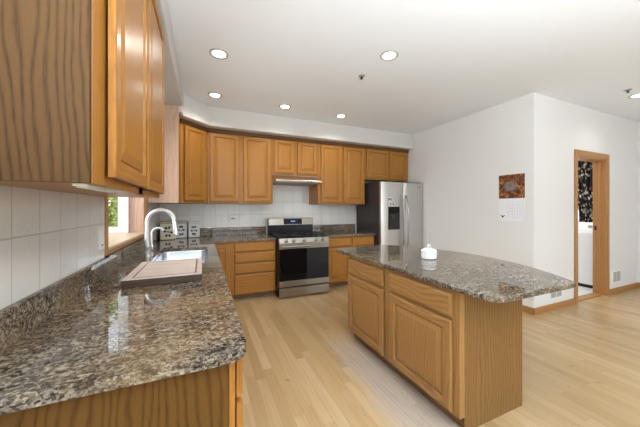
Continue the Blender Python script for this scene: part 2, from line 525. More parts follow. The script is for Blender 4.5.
class MB:
    def __init__(self):
        self.bm = bmesh.new()
        self.mi = 0

    def face(self, vs, mi=None):
        try:
            f = self.bm.faces.new(vs)
            f.material_index = self.mi if mi is None else mi
            return f
        except ValueError:
            return None

    def box(self, x0, x1, y0, y1, z0, z1):
        x0, x1 = sorted((x0, x1)); y0, y1 = sorted((y0, y1)); z0, z1 = sorted((z0, z1))
        v = [self.bm.verts.new(p) for p in ((x0, y0, z0), (x1, y0, z0), (x1, y1, z0), (x0, y1, z0),
                                            (x0, y0, z1), (x1, y0, z1), (x1, y1, z1), (x0, y1, z1))]
        for q in ((0, 3, 2, 1), (4, 5, 6, 7), (0, 1, 5, 4), (1, 2, 6, 5), (2, 3, 7, 6), (3, 0, 4, 7)):
            self.face([v[i] for i in q])
        return self

    def prism(self, poly, z0, z1):
        a = [self.bm.verts.new((x, y, z0)) for x, y in poly]
        b = [self.bm.verts.new((x, y, z1)) for x, y in poly]
        n = len(poly)
        self.face(a[::-1]); self.face(b)
        for i in range(n):
            self.face([a[i], a[(i + 1) % n], b[(i + 1) % n], b[i]])
        return self

    def extrude_profile(self, prof, x0, x1, axis='x'):
        """prof: list of (a,z) ; swept along axis from x0 to x1"""
        f = (lambda t, a, z: (t, a, z)) if axis == 'x' else (lambda t, a, z: (a, t, z))
        A = [self.bm.verts.new(f(x0, a, z)) for a, z in prof]
        B = [self.bm.verts.new(f(x1, a, z)) for a, z in prof]
        n = len(prof)
        self.face(A[::-1]); self.face(B)
        for i in range(n):
            self.face([A[i], A[(i + 1) % n], B[(i + 1) % n], B[i]])
        return self

    def tube(self, pts, r, seg=12, cap=True):
        pts = [Vector(p) for p in pts]
        rs = r if isinstance(r, (list, tuple)) else [r] * len(pts)
        rings = []
        up = None
        for i, p in enumerate(pts):
            d = (pts[min(i + 1, len(pts) - 1)] - pts[max(i - 1, 0)])
            if d.length < 1e-9:
                d = Vector((0, 0, 1))
            d.normalize()
            if up is None:
                up = Vector((0, 0, 1)) if abs(d.z) < 0.9 else Vector((1, 0, 0))
            u = (up - d * up.dot(d))
            if u.length < 1e-6:
                u = Vector((1, 0, 0)) - d * d.x
            u.normalize()
            up = u
            v = d.cross(u)
            rings.append([self.bm.verts.new(p + (u * math.cos(2 * PI * k / seg) + v * math.sin(2 * PI * k / seg)) * rs[i]) for k in range(seg)])
        for a, b in zip(rings, rings[1:]):
            for k in range(seg):
                self.face([a[k], a[(k + 1) % seg], b[(k + 1) % seg], b[k]])
        if cap:
            self.face(rings[0][::-1]); self.face(rings[-1])
        return self

    def lathe(self, prof, c=(0, 0, 0), seg=32, axis='z'):
        """prof: list of (r, h)"""
        rings = []
        for r, h in prof:
            ring = []
            for k in range(seg):
                a = 2 * PI * k / seg
                if axis == 'z':
                    p = (c[0] + r * math.cos(a), c[1] + r * math.sin(a), c[2] + h)
                elif axis == '-y':
                    p = (c[0] + r * math.cos(a), c[1] - h, c[2] + r * math.sin(a))
                else:
                    p = (c[0] + h, c[1] + r * math.cos(a), c[2] + r * math.sin(a))
                ring.append(self.bm.verts.new(p))
            rings.append(ring)
        for a, b in zip(rings, rings[1:]):
            for k in range(seg):
                self.face([a[k], a[(k + 1) % seg], b[(k + 1) % seg], b[k]])
        if prof[0][0] > 1e-6:
            self.face(rings[0][::-1])
        if prof[-1][0] > 1e-6:
            self.face(rings[-1])
        return self

    def build(self, name, mats, parent=None, bevel=0.0, seg=2, smooth=False, origin=None, rotz=0.0):
        """vertices are world coordinates unless origin is given (then local to it)"""
        bm = self.bm
        if smooth:
            bmesh.ops.remove_doubles(bm, verts=bm.verts, dist=1e-6)
        bmesh.ops.recalc_face_normals(bm, faces=bm.faces)
        po = ORIGIN.get(parent.name, Vector((0, 0, 0))) if parent else Vector((0, 0, 0))
        if origin is None:
            cs = [v.co for v in bm.verts]
            lo = Vector([min(c[i] for c in cs) for i in range(3)])
            hi = Vector([max(c[i] for c in cs) for i in range(3)])
            o0 = Vector(((lo.x + hi.x) / 2, (lo.y + hi.y) / 2, lo.z))
            if name in KEEP_WORLD:
                o0 = Vector((0, 0, 0))
            bmesh.ops.translate(bm, verts=bm.verts, vec=-o0)
        else:
            o0 = Vector(origin)
        me = bpy.data.meshes.new(name)
        bm.to_mesh(me)
        bm.free()
        if not isinstance(mats, (list, tuple)):
            mats = [mats]
        for m in mats:
            me.materials.append(m)
        for p in me.polygons:
            p.use_smooth = smooth
        if smooth:
            me.set_sharp_from_angle(angle=math.radians(38))
        o = bpy.data.objects.new(name, me)
        COL.objects.link(o)
        ORIGIN[o.name] = o0
        if parent:
            o.parent = parent
            o.location = o0 - po
        else:
            o.location = o0
        o.rotation_euler.z = rotz
        if bevel:
            b = o.modifiers.new('bevel', 'BEVEL')
            b.width = bevel
            b.segments = seg
            b.limit_method = 'ANGLE'
            b.angle_limit = math.radians(40)
        return o


# meshes whose texture is laid out in room coordinates
KEEP_WORLD = {'floor', 'tile_backsplash', 'worktop', 'backsplash', 'slab'}


def thing(name, label, cat, loc, group=None, kind=None):
    o = bpy.data.objects.new(name, None)
    COL.objects.link(o)
    o.location = loc
    o.empty_display_size = 0.1
    ORIGIN[o.name] = Vector(loc)
    return tag(o, label, cat, group, kind)


def tag(o, label, cat, group=None, kind=None):
    o['label'] = label
    o['category'] = cat
    if group:
        o['group'] = group
    if kind:
        o['kind'] = kind
    return o


def struct(o, label=None, cat=None):
    o['kind'] = 'structure'
    if label:
        o['label'] = label
    if cat:
        o['category'] = cat
    return o


def arc(cx, cy, r, a0, a1, n):
    return [(cx + r * math.cos(a0 + (a1 - a0) * i / n), cy + r * math.sin(a0 + (a1 - a0) * i / n)) for i in range(n + 1)]


def slab_with_hole(outer, holes, z0, z1):
    mb = MB()
    bm = mb.bm
    edges = []
    for loop in [outer] + holes:
        vs = [bm.verts.new((x, y, z1)) for x, y in loop]
        edges += [bm.edges.new((vs[i], vs[(i + 1) % len(vs)])) for i in range(len(vs))]
    r = bmesh.ops.triangle_fill(bm, edges=edges, use_beauty=True)
    faces = [g for g in r['geom'] if isinstance(g, bmesh.types.BMFace)]
    ex = bmesh.ops.extrude_face_region(bm, geom=faces, use_keep_orig=True)
    vs = [g for g in ex['geom'] if isinstance(g, bmesh.types.BMVert)]
    bmesh.ops.translate(bm, verts=vs, vec=(0, 0, z0 - z1))
    return mb


# ------------------------------------------------------------------ structure
XL, YB, XC, YD, XR, YR, H = -0.62, 4.85, 3.925, 2.072, 6.94, -3.55, 2.875
T = 0.14

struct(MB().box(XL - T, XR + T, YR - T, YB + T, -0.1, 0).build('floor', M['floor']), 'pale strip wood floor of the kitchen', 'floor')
struct(MB().box(XL - T, XR + T, YR - T, YB + T, H, H + 0.12).build('ceiling', M['ceil']), 'white flat ceiling', 'ceiling')

# left wall with the opening of the window over the sink
WY0, WY1, WZ0, WZ1 = 2.30, 3.63, 1.085, 2.15
m = MB()
m.box(XL - T, XL, YR, WY0, 0, H).box(XL - T, XL, WY1, YB + T, 0, H)
m.box(XL - T, XL, WY0, WY1, 0, WZ0).box(XL - T, XL, WY0, WY1, WZ1, H)
struct(m.build('wall_left', M['wall']), 'left kitchen wall behind the sink counter', 'wall')
struct(MB().box(XL, XC + T, YB, YB + T, 0, H).build('wall_back', M['wall']), 'back kitchen wall behind the range', 'wall')
struct(MB().box(XC, XC + T, YD + T, YB, 0, H).build('wall_right', M['wall']), 'white wall with the calendar beside the refrigerator', 'wall')
DX0, DX1, DZ = 4.96, 5.83, 2.14
m = MB()
m.box(XC, DX0, YD, YD + T, 0, H).box(DX1, XR + T, YD, YD + T, 0, H).box(DX0, DX1, YD, YD + T, DZ, H)
struct(m.build('wall_doorway', M['wall']), 'white wall holding the oak doorway', 'wall')
struct(MB().box(XR, XR + T, YR, YD, 0, H).build('wall_far', M['wall']), 'white wall at the far right edge', 'wall')
# rear wall, behind the viewer, with two wide openings added for the fill light
m = MB()
m.box(XL, 0.4, YR - T, YR, 0, H).box(2.4, 3.6, YR - T, YR, 0, H).box(5.8, XR, YR - T, YR, 0, H)
for a, b in ((0.4, 2.4), (3.6, 5.8)):
    m.box(a, b, YR - T, YR, 0, 0.35).box(a, b, YR - T, YR, 2.35, H)
struct(m.build('wall_rear', M['wall']), 'white wall behind the viewer', 'wall')

# soffits over the wall cabinets
m = MB()
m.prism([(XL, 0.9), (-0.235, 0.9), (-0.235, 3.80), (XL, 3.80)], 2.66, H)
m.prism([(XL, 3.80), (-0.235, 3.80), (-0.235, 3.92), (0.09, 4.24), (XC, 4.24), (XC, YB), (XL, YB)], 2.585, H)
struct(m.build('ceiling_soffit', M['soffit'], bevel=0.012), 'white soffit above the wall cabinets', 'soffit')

# tiles
struct(MB().box(XL, XL + 0.012, 0.5, 2.235, 1.03, 1.46).build('tile_backsplash', M['tile_left']), 'white embossed tiles on the left wall', 'tiles')
struct(MB().box(XL, 2.93, YB - 0.012, YB, 1.0, 2.0).build('tile_backsplash', M['tile_back']), 'white tiles on the back wall behind the range', 'tiles')

# baseboards
def baseboard(name, x0, x1, y0, y1, axis, mat):
    m = MB()
    m.box(x0, x1, y0, y1, 0, 0.085)
    struct(m.build(name, mat, bevel=0.006))

baseboard('baseboard_right', XC - 0.016, XC, YD - 0.016, 3.9, 'y', M['trim_y'])
baseboard('baseboard_doorway', XC - 0.016, DX0 - 0.07, YD - 0.016, YD, 'x', M['trim_x'])
baseboard('baseboard_doorway', DX1 + 0.07, XR, YD - 0.016, YD, 'x', M['trim_x'])
baseboard('baseboard_far', XR - 0.016, XR, YR, YD - 0.016, 'y', M['trim_y'])

# ---- doorway: oak jambs and casing
d = thing('door_1', 'oak trimmed doorway to the laundry room', 'doorway', (5.385, YD + 0.07, 0), kind='structure')
m = MB()
m.box(DX0 - 0.07, DX0, YD - 0.02, YD, 0, DZ + 0.085).box(DX1, DX1 + 0.07, YD - 0.02, YD, 0, DZ + 0.085).box(DX0, DX1, YD - 0.02, YD, DZ, DZ + 0.085)
m.build('casing', M['trim'], d, 0.006)
m = MB()
m.box(DX0, DX0 + 0.02, YD - 0.012, YD + T + 0.01, 0, DZ).box(DX1 - 0.02, DX1, YD - 0.012, YD + T + 0.01, 0, DZ)
m.box(DX0 + 0.02, DX1 - 0.02, YD - 0.012, YD + T + 0.01, DZ - 0.02, DZ)
m.build('jamb', M['trim'], d, 0.003)
m = MB()
m.box(DX1 - 0.032, DX1 - 0.02, YD + 0.05, YD + 0.09, 0, DZ - 0.02).box(DX0 + 0.02, DX0 + 0.032, YD + 0.05, YD + 0.09, 0, DZ - 0.02)
m.build('door_stop', M['trim'], d, 0.003)
MB().box(DX1 - 0.023, DX1 - 0.0195, YD + 0.10, YD + 0.13, 1.02, 1.09).build('strike_plate', M['iron'], d)
MB().box(DX0, DX1, YD + 0.02, YD + T, 0, 0.012).build('threshold', M['trim_x'], d, 0.004)

# ---- laundry room shell
LX0, LX1, LY1 = XC + T, 7.0, 4.3
struct(MB().box(LX0, LX1 + T, YD + T, LY1 + T, -0.09, 0.004).build('floor_laundry', M['linoleum']), 'pale floor of the laundry room', 'floor')
m = MB()
m.box(LX1, LX1 + T, YD + T, 2.45, 0, H).box(LX1, LX1 + T, 3.6, LY1, 0, H).box(LX1, LX1 + T, 2.45, 3.6, 0, 1.05).box(LX1, LX1 + T, 2.45, 3.6, 2.3, H)
struct(m.build('wall_laundry_right', M['wall']), 'laundry wall with the curtained window', 'wall')
struct(MB().box(LX0, LX1 + T, LY1, LY1 + T, 0, H).build('wall_laundry_back', M['wall']), 'laundry back wall', 'wall')
struct(MB().box(XR + T, LX1 + T, YD + T, LY1, H, H + 0.12).box(LX0, XR + T, YB + T - 0.6, YB + T - 0.5, H, H + 0.12).build('ceiling_laundry', M['ceil']))
d = thing('window_2', 'laundry room window behind the printed curtain', 'window', (LX1, 3.02, 1.05), kind='structure')
m = MB()
for a, b, c, e in ((2.45, 2.53, 1.05, 2.3), (3.52, 3.6, 1.05, 2.3), (2.53, 3.52, 1.05, 1.13), (2.53, 3.52, 2.22, 2.3), (2.53, 3.52, 1.62, 1.68)):
    m.box(LX1 + 0.03, LX1 + 0.10, a, b, c, e)
m.build('window_frame', M['vinyl'], d, 0.004)
MB().box(LX1 + 0.06, LX1 + 0.066, 2.53, 3.52, 1.13, 2.22).build('pane', M['glass'], d)

# ---- window over the sink: a box bay with an oak casing
BX = -1.20
d = thing('window_1', 'box bay window with oak casing above the sink', 'window', (XL, (WY0 + WY1) / 2, WZ0), kind='structure')
m = MB()
m.box(XL, XL + 0.018, WY0 - 0.06, WY0, WZ0 - 0.03, WZ1 + 0.06).box(XL, XL + 0.018, WY1, WY1 + 0.10, WZ0 - 0.03, WZ1 + 0.06)
m.box(XL, XL + 0.018, WY0, WY1, WZ1, WZ1 + 0.06)
m.build('casing', M['trim'], d, 0.005)
MB().box(XL, XL + 0.018, WY0, WY1, WZ0 - 0.03, WZ0).build('apron', M['trim_y'], d, 0.004)
MB().box(BX, XL + 0.022, WY0, WY1, WZ0, WZ0 + 0.022).build('sill', M['sill'], d, 0.005)
m = MB()
m.box(XL - T, XL, WY1 - 0.018, WY1, WZ0 + 0.022, WZ1).box(XL - T, XL, WY0, WY0 + 0.018, WZ0 + 0.022, WZ1)
m.box(BX, XL, WY0 + 0.018, WY1 - 0.018, WZ1 - 0.018, WZ1)
m.build('jamb', M['oak_pale_lit'], d, 0.003)
m = MB()
zb, zt = WZ0 + 0.022, WZ1 - 0.018
# outer frames: far side, near side, front
for y0, y1 in ((WY1 - 0.05, WY1 + 0.02), (WY0 - 0.02, WY0 + 0.05)):
    m.box(XL - T - 0.055, XL - T, y0, y1, zb, zt)
    m.box(BX - 0.03, BX + 0.05, y0, y1, zb, zt)
    m.box(BX + 0.05, XL - T - 0.055, y0, y1, zb, zb + 0.02)
    m.box(BX + 0.05, XL - T - 0.055, y0, y1, zt - 0.05, zt)
m.box(BX - 0.03, BX + 0.03, WY0 + 0.05, WY1 - 0.05, zb, zb + 0.05).box(BX - 0.03, BX + 0.03, WY0 + 0.05, WY1 - 0.05, zt - 0.05, zt)
m.box(BX - 0.03, BX + 0.03, 2.935, 2.995, zb + 0.05, zt - 0.05)
m.build('window_frame', M['vinyl'], d, 0.004)
m = MB()
ya, yb = WY1 - 0.035, WY1 + 0.0
xa, xb = BX + 0.052, XL - T - 0.057
m.box(xb - 0.042, xb, ya, yb, zb + 0.022, zt - 0.052).box(xa, xa + 0.05, ya, yb, zb + 0.022, zt - 0.052)
m.box(xa + 0.05, xb - 0.042, ya, yb, zb + 0.022, zb + 0.066).box(xa + 0.05, xb - 0.042, ya, yb, zt - 0.1, zt - 0.052)
sash = m.build('sash', M['vinyl'], d, 0.004)
MB().box(xb - 0.04, xb - 0.015, ya - 0.012, ya, zb + 0.10, zb + 0.16).build('latch', M['plate'], sash, 0.003)
m = MB()
m.box(xa + 0.05, xb - 0.042, ya + 0.015, ya + 0.021, zb + 0.066, zt - 0.1)
m.box(BX - 0.004, BX + 0.002, WY0 + 0.05, 2.935, zb + 0.05, zt - 0.05).box(BX - 0.004, BX + 0.002, 2.995, WY1 - 0.05, zb + 0.05, zt - 0.05)
m.box(BX + 0.05, XL - T - 0.055, WY0, WY0 + 0.006, zb + 0.02, zt - 0.05)
m.build('pane', M['glass'], d)
m = MB()
m.box(BX - 0.05, XL - T, WY0 - 0.04, WY1 + 0.04, WZ0 - 0.12, WZ0 - 0.001).box(BX - 0.05, XL - T, WY0 - 0.04, WY1 + 0.04, WZ1 + 0.001, WZ1 + 0.12)
m.build('bay_box', M['vinyl'], d)

# outside
struct(MB().box(-14, XL - T - 0.02, -4, 16, -0.45, -0.35).build('ground', M['lawn']), 'lawn outside the sink window', 'ground')


def shrub(loc, r, h, label, seed):
    rng = random.Random(seed)
    t = thing('leafy_shrub', label, 'shrub', loc)
    m = MB()
    x, y, z = loc
    m.tube([(x, y, z), (x + 0.03, y, z + h * 0.35), (x - 0.02, y + 0.02, z + h * 0.6)], [0.06, 0.045, 0.02], 8)
    for k in range(5):
        a = k * 1.3
        m.tube([(x, y, z + h * 0.25), (x + r * 0.6 * math.cos(a), y + r * 0.6 * math.sin(a), z + h * 0.65)], [0.03, 0.012], 6)
    m.build('trunk', M['bark'], t, smooth=True)
    m = MB()
    for k in range(5200):
        while True:
            p = Vector((rng.uniform(-1, 1), rng.uniform(-1, 1), rng.uniform(-1, 1)))
            if 0.45 < p.length < 1:
                break
        c = Vector((x + p.x * r, y + p.y * r, z + h * 0.56 + p.z * h * 0.44))
        a = Vector((rng.gauss(0, 1), rng.gauss(0, 1), rng.gauss(0, 1))).normalized()
        b = a.orthogonal().normalized()
        s = rng.uniform(0.04, 0.075)
        vs = [m.bm.verts.new(c + q) for q in (-a * s, b * s * 0.45, a * s, -b * s * 0.45)]
        m.face(vs)
    m.build('foliage', M['leaf'], t)


shrub((-1.95, 6.4, -0.35), 0.85, 3.2, 'yellow-green leafy shrub seen through the bay window beside the sink', 3)

# ------------------------------------------------------------------ cabinet helpers


def ring_loop(mb, x0, x1, z0, z1, y):
    return [mb.bm.verts.new(p) for p in ((x0, y, z0), (x1, y, z0), (x1, y, z1), (x0, y, z1))]


def panel_front(kind, parent, u0, u1, z0, z1, plane, facing, mats=('oak_z', 'oak_x'), rotz=None, base=None, gap=0.007):
    """a raised panel door or plain drawer front. plane: coordinate of the cabinet face.
    facing '-y': u is x ; '+x': u is y ; '-x': u is y ; 'free': base point & rotz given"""
    w, h = u1 - u0, z1 - z0
    G = gap
    DT = 0.022 + gap
    if facing == '-y':
        org, rz = Vector(((u0 + u1) / 2, plane, z0)), 0.0
    elif facing == '+x':
        org, rz = Vector((plane, (u0 + u1) / 2, z0)), PI / 2
    elif facing == '-x':
        org, rz = Vector((plane, (u0 + u1) / 2, z0)), -PI / 2
    else:
        org, rz = Vector(base), rotz
    m = MB()
    # (inset, y)  front is -y
    if kind == 'door':
        prof = [(0.0, -G), (0.0, -DT + 0.006), (0.003, -DT + 0.002), (0.010, -DT), (0.054, -DT), (0.058, -DT + 0.004), (0.062, -DT + 0.014)]
    else:
        prof = [(0.0, -G), (0.0, -DT + 0.009), (0.004, -DT + 0.006), (0.006, -DT + 0.003), (0.014, -DT)]
    loops = [ring_loop(m, -w / 2 + i, w / 2 - i, i, h - i, y) for i, y in prof]
    m.face(loops[0])
    for a, b in zip(loops, loops[1:]):
        for k in range(4):
            f = m.face([a[k], a[(k + 1) % 4], b[(k + 1) % 4], b[k]])
            if f:
                f.material_index = 1 if k in (0, 2) else 0
    if kind == 'drawer':
        f = m.face(loops[-1])
        f.material_index = 1
        o = m.build('drawer_front', [M[mats[0]], M[mats[1]]], parent, 0, origin=org, rotz=rz)
        return o
    o = m.build('door', [M[mats[0]], M[mats[1]]], parent, 0, origin=org, rotz=rz)
    m = MB()
    prof = [(0.0615, -DT + 0.0142), (0.070, -DT + 0.0142), (0.073, -DT + 0.009), (0.106, -DT + 0.001), (0.108, -DT + 0.0005)]
    if w < 0.3:
        prof = [(0.0615, -DT + 0.0142), (0.066, -DT + 0.0142), (0.068, -DT + 0.009), (0.085, -DT + 0.001), (0.087, -DT + 0.0005)]
    loops = [ring_loop(m, -w / 2 + i, w / 2 - i, i, h - i, y) for i, y in prof]
    for a, b in zip(loops, loops[1:]):
        for k in range(4):
            m.face([a[k], a[(k + 1) % 4], b[(k + 1) % 4], b[k]])
    m.face(loops[-1])
    p = m.build('panel', M[mats[0]], None, 0, origin=(0, 0, 0))
    p.parent = o
    p.location = (0, 0, 0)
    ORIGIN[o.name] = org
    return o


# ------------------------------------------------------------------ wall cabinets
ZB, ZT = 1.45, 2.585
WCG = 'oak wall cabinets'

# near left cabinet
XF = -0.29
t = thing('wall_cabinet', 'oak wall cabinet nearest the viewer, showing its wide grained end panel', 'cabinet', (-0.45, 1.6, ZB), WCG)
m = MB()
m.box(XL + 0.013, XF - 0.02, 0.962, 2.25, ZB + 0.004, 2.66).build('body', M['oak_z'], t)
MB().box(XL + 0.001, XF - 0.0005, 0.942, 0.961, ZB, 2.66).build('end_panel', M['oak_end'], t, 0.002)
m = MB()
m.box(XF - 0.02, XF, 0.9615, 1.09, ZB, 2.66).box(XF - 0.02, XF, 2.21, 2.25, ZB, 2.66).box(XF - 0.02, XF, 1.57, 1.66, ZB, 2.66)
m.box(XF - 0.02, XF, 1.09, 2.21, ZB, ZB + 0.045)
m.build('face_frame', M['oak_z'], t, 0.002)
panel_front('door', t, 1.062, 1.60, ZB + 0.03, 2.63, XF, '+x', gap=0.010)
panel_front('door', t, 1.640, 2.245, ZB + 0.03, 2.63, XF, '+x', gap=0.010)

# white bar added to stand for the reflected highlight under the cabinet
t = thing('cabinet_highlight_bar', 'slim white bar standing for a highlight under the nearest wall cabinet', 'light', (-0.331, 1.21, ZB))
MB().box(-0.350, -0.3125, 1.0, 1.32, ZB - 0.006, ZB + 0.0035).build('highlight_bar', M['plate'], t, 0.004)
MB().box(-0.346, -0.3165, 1.02, 1.30, ZB - 0.009, ZB - 0.0062).build('highlight_strip', M['plate'], t, 0.002)

# corner cabinet
A = Vector((-0.28, 4.06))
B = Vector((0.06, 4.40))
t = thing('corner_wall_cabinet', 'diagonal oak corner wall cabinet with one narrow door above the canisters', 'cabinet', (-0.35, 4.5, ZB), WCG)
m = MB()
m.prism([(XL + 0.001, 3.80), (-0.285, 3.80), (-0.285, 4.075), (0.055, 4.415), (0.055, YB - 0.013), (XL + 0.001, YB - 0.013)], ZB, ZT - 0.001)
m.build('body', M['oak_z'], t)
MB().box(XL + 0.001, -0.28, 3.775, 3.799, ZB - 0.005, 2.659).build('side_panel', M['oak_pale_lit'], t, 0.002)  # paler pinkish colour paints in the window light on this panel
dd = (B - A).normalized()
nn = Vector((dd.y, -dd.x))
L = (B - A).length


def diag(u, n):
    p = A + dd * u + nn * n
    return (p.x, p.y)


m = MB()
for u0, u1, za, zb2 in ((0, 0.055, ZB, ZT - 0.03), (L - 0.055, L, ZB, ZT - 0.03), (0.055, L - 0.055, ZB, ZB + 0.04), (0.055, L - 0.055, ZT - 0.09, ZT - 0.03)):
    m.prism([diag(u0, 0.0), diag(u0, -0.008), diag(u1, -0.008), diag(u1, 0.0)][::-1], za, zb2)
m.build('face_frame', M['oak_z'], t, 0.001)
c = diag(L / 2, 0.0)
panel_front('door', t, 0.055, L - 0.055, ZB + 0.03, ZT - 0.066, 0, 'free', rotz=math.atan2(dd.y, dd.x), base=(c[0], c[1], ZB + 0.03))
m = MB()
m.prism([diag(-0.01, 0.032), diag(-0.01, 0.0005), diag(L + 0.01, 0.0005), diag(L + 0.01, 0.032)][::-1], ZT - 0.055, ZT - 0.002)
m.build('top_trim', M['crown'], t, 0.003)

# back run
YF = 4.40


def wall_cab(label, x0, x1, zb, doors, yb=YB - 0.013, name='wall_cabinet', side=None):
    t = thing(name, label, 'cabinet', ((x0 + x1) / 2, 4.6, zb), WCG)
    MB().box(x0, x1, YF + 0.02, yb, zb, ZT - 0.001).build('body', M[side or 'oak_z'], t)
    m = MB()
    ed = [x0] + [v for dr in doors for v in dr] + [x1]
    for k in range(0, len(ed), 2):
        a = ed[k] - (0.012 if k else 0)
        b = ed[k + 1] + (0.012 if k + 1 < len(ed) - 1 else 0)
        m.box(a, b, YF, YF + 0.0199, zb, ZT - 0.03)
    m.box(x0, x1, YF + 0.001, YF + 0.0199, zb, zb + 0.045).box(x0, x1, YF + 0.001, YF + 0.0199, ZT - 0.09, ZT - 0.03)
    m.build('face_frame', M['oak_z'], t, 0.001)
    for a, b in doors:
        panel_front('door', t, a, b, zb + 0.028, ZT - 0.066, YF, '-y')
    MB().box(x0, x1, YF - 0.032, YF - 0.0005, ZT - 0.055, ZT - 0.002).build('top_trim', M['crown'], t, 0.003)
    return t


wall_cab('tall two-door oak wall cabinet left of the range hood', 0.062, 1.062, ZB, [(0.095, 0.52), (0.590, 1.025)])
wall_cab('short two-door oak wall cabinet directly above the range hood', 1.064, 1.878, 1.945, [(1.085, 1.43), (1.495, 1.85)])
wall_cab('tall two-door oak wall cabinet right of the range hood', 1.88, 2.865, ZB, [(1.935, 2.345), (2.400, 2.835)])
wall_cab('short two-door oak wall cabinet above the refrigerator', 2.867, 3.922, 1.935, [(2.895, 3.405), (3.435, 3.90)])

# ------------------------------------------------------------------ base cabinets
CZ = 0.914
ST = 0.036
TOP = CZ - ST - 0.001
BCG = 'oak base cabinets'
# left run (under the sink counter)
XB = 0.10
t = thing('base_cabinet', 'long oak base cabinet under the sink counter with grained end panel facing the viewer', 'cabinet', (-0.25, 2.5, 0), BCG)
m = MB()
m.box(XL + 0.001, XB - 0.02, 0.965, 2.40, 0.1, TOP).box(XL + 0.001, XB - 0.02, 3.62, 4.13, 0.1, TOP).box(XL + 0.001, XB - 0.02, 2.40, 3.62, 0.1, 0.62)
m.build('body', M['oak_z'], t)
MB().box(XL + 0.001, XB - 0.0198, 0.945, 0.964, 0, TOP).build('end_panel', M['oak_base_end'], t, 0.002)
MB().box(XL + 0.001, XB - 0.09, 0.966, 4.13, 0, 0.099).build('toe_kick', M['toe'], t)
m = MB()
mods = [(0.95, 1.60), (1.60, 2.30), (2.30, 3.05), (3.05, 3.72)]
m.box(XB - 0.019, XB - 0.0008, 0.9455, 4.129, 0.1, 0.14).box(XB - 0.019, XB - 0.0008, 0.9455, 4.129, 0.69, 0.73).box(XB - 0.019, XB - 0.0008, 0.9455, 4.129, 0.85, TOP)
for a, b in mods + [(3.72, 4.12)]:
    m.box(XB - 0.0195, XB, a - 0.005 if a < 1 else a - 0.03, a + 0.03, 0.1, TOP)
m.build('face_frame', M['oak_z'], t, 0.001)
for a, b in mods:
    panel_front('drawer', t, a + 0.02, b - 0.02, 0.72, 0.86, XB, '+x', ('oak_z', 'oak_x'))
    panel_front('door', t, a + 0.02, b - 0.02, 0.125, 0.70, XB, '+x')

# back left: corner door + drawer stack
YF2 = 4.14
t = thing('drawer_cabinet', 'oak base cabinet with four stacked drawers left of the range', 'cabinet', (0.6, 4.5, 0), BCG)
MB().box(0.105, 1.045, YF2 + 0.02, YB - 0.001, 0.085, TOP).build('body', M['oak_z'], t)
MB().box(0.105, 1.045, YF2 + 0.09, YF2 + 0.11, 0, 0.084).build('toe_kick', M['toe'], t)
m = MB()
for a, b in ((0.105, 0.16), (0.345, 0.445), (1.02, 1.045)):
    m.box(a, b, YF2, YF2 + 0.0199, 0.085, TOP)
m.box(0.105, 1.045, YF2 + 0.001, YF2 + 0.0199, 0.085, 0.11).box(0.105, 1.045, YF2 + 0.001, YF2 + 0.0199, 0.84, TOP)
for z in (0.395, 0.555, 0.72):
    m.box(0.40, 1.045, YF2 + 0.001, YF2 + 0.0199, z - 0.02, z + 0.02)
m.build('face_frame', M['oak_z'], t, 0.001)
panel_front('door', t, 0.135, 0.355, 0.105, 0.845, YF2, '-y')
for a, b in ((0.09, 0.383), (0.402, 0.545), (0.566, 0.708), (0.728, 0.858)):
    panel_front('drawer', t, 0.425, 1.032, a, b, YF2, '-y')

# back right
t = thing('base_cabinet', 'two-door oak base cabinet between the range and the refrigerator', 'cabinet', (2.4, 4.5, 0), BCG)
MB().box(1.90, 2.90, YF2 + 0.02, YB - 0.001, 0.085, TOP).build('body', M['oak_z'], t)
MB().box(1.90, 2.90, YF2 + 0.09, YF2 + 0.11, 0, 0.084).build('toe_kick', M['toe'], t)
m = MB()
for a, b in ((1.90, 1.955), (2.37, 2.45), (2.85, 2.90)):
    m.box(a, b, YF2, YF2 + 0.0199, 0.085, TOP)
for a, b in ((0.085, 0.12), (0.68, 0.72), (0.85, TOP)):
    m.box(1.90, 2.90, YF2 + 0.001, YF2 + 0.0199, a, b)
m.build('face_frame', M['oak_z'], t, 0.001)
for a, b in ((1.935, 2.385), (2.435, 2.87)):
    panel_front('drawer', t, a, b, 0.715, 0.855, YF2, '-y')
    panel_front('door', t, a, b, 0.105, 0.690, YF2, '-y')

# ------------------------------------------------------------------ island
IX0, IX1, IY0, IY1 = 1.425, 2.045, 1.15, 2.50
t = thing('kitchen_island', 'oak island cabinet with two doors and two drawers standing mid floor', 'island', (1.73, 1.83, 0))
MB().box(IX0 + 0.02, IX1 - 0.02, IY0 + 0.02, IY1 - 0.02, 0.095, TOP).build('body', M['oak_z'], t)
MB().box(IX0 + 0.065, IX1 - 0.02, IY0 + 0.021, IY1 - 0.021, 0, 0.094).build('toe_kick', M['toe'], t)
m = MB()
m.prism([(IX0 + 0.045, IY0), (IX1, IY0), (IX1, IY0 + 0.019), (IX0 + 0.045, IY0 + 0.019)], 0, TOP)
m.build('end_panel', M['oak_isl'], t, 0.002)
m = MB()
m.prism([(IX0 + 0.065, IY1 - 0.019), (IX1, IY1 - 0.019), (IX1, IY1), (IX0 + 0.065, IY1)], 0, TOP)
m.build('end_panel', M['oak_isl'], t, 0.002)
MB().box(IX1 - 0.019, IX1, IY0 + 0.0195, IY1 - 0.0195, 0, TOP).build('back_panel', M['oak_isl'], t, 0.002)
m = MB()
for a, b in ((IY0, 1.225), (1.76, 1.90), (2.44, IY1)):
    m.box(IX0, IX0 + 0.0195, a, b, 0.095, TOP)
m.box(IX0 + 0.0195, IX0 + 0.0445, IY0, IY0 + 0.019, 0.095, TOP)
for a, b in ((0.095, 0.135), (0.67, 0.72), (0.84, TOP)):
    m.box(IX0 + 0.001, IX0 + 0.0195, IY0 + 0.01, IY1, a, b)
m.build('face_frame', M['isl_z'], t, 0.0015)
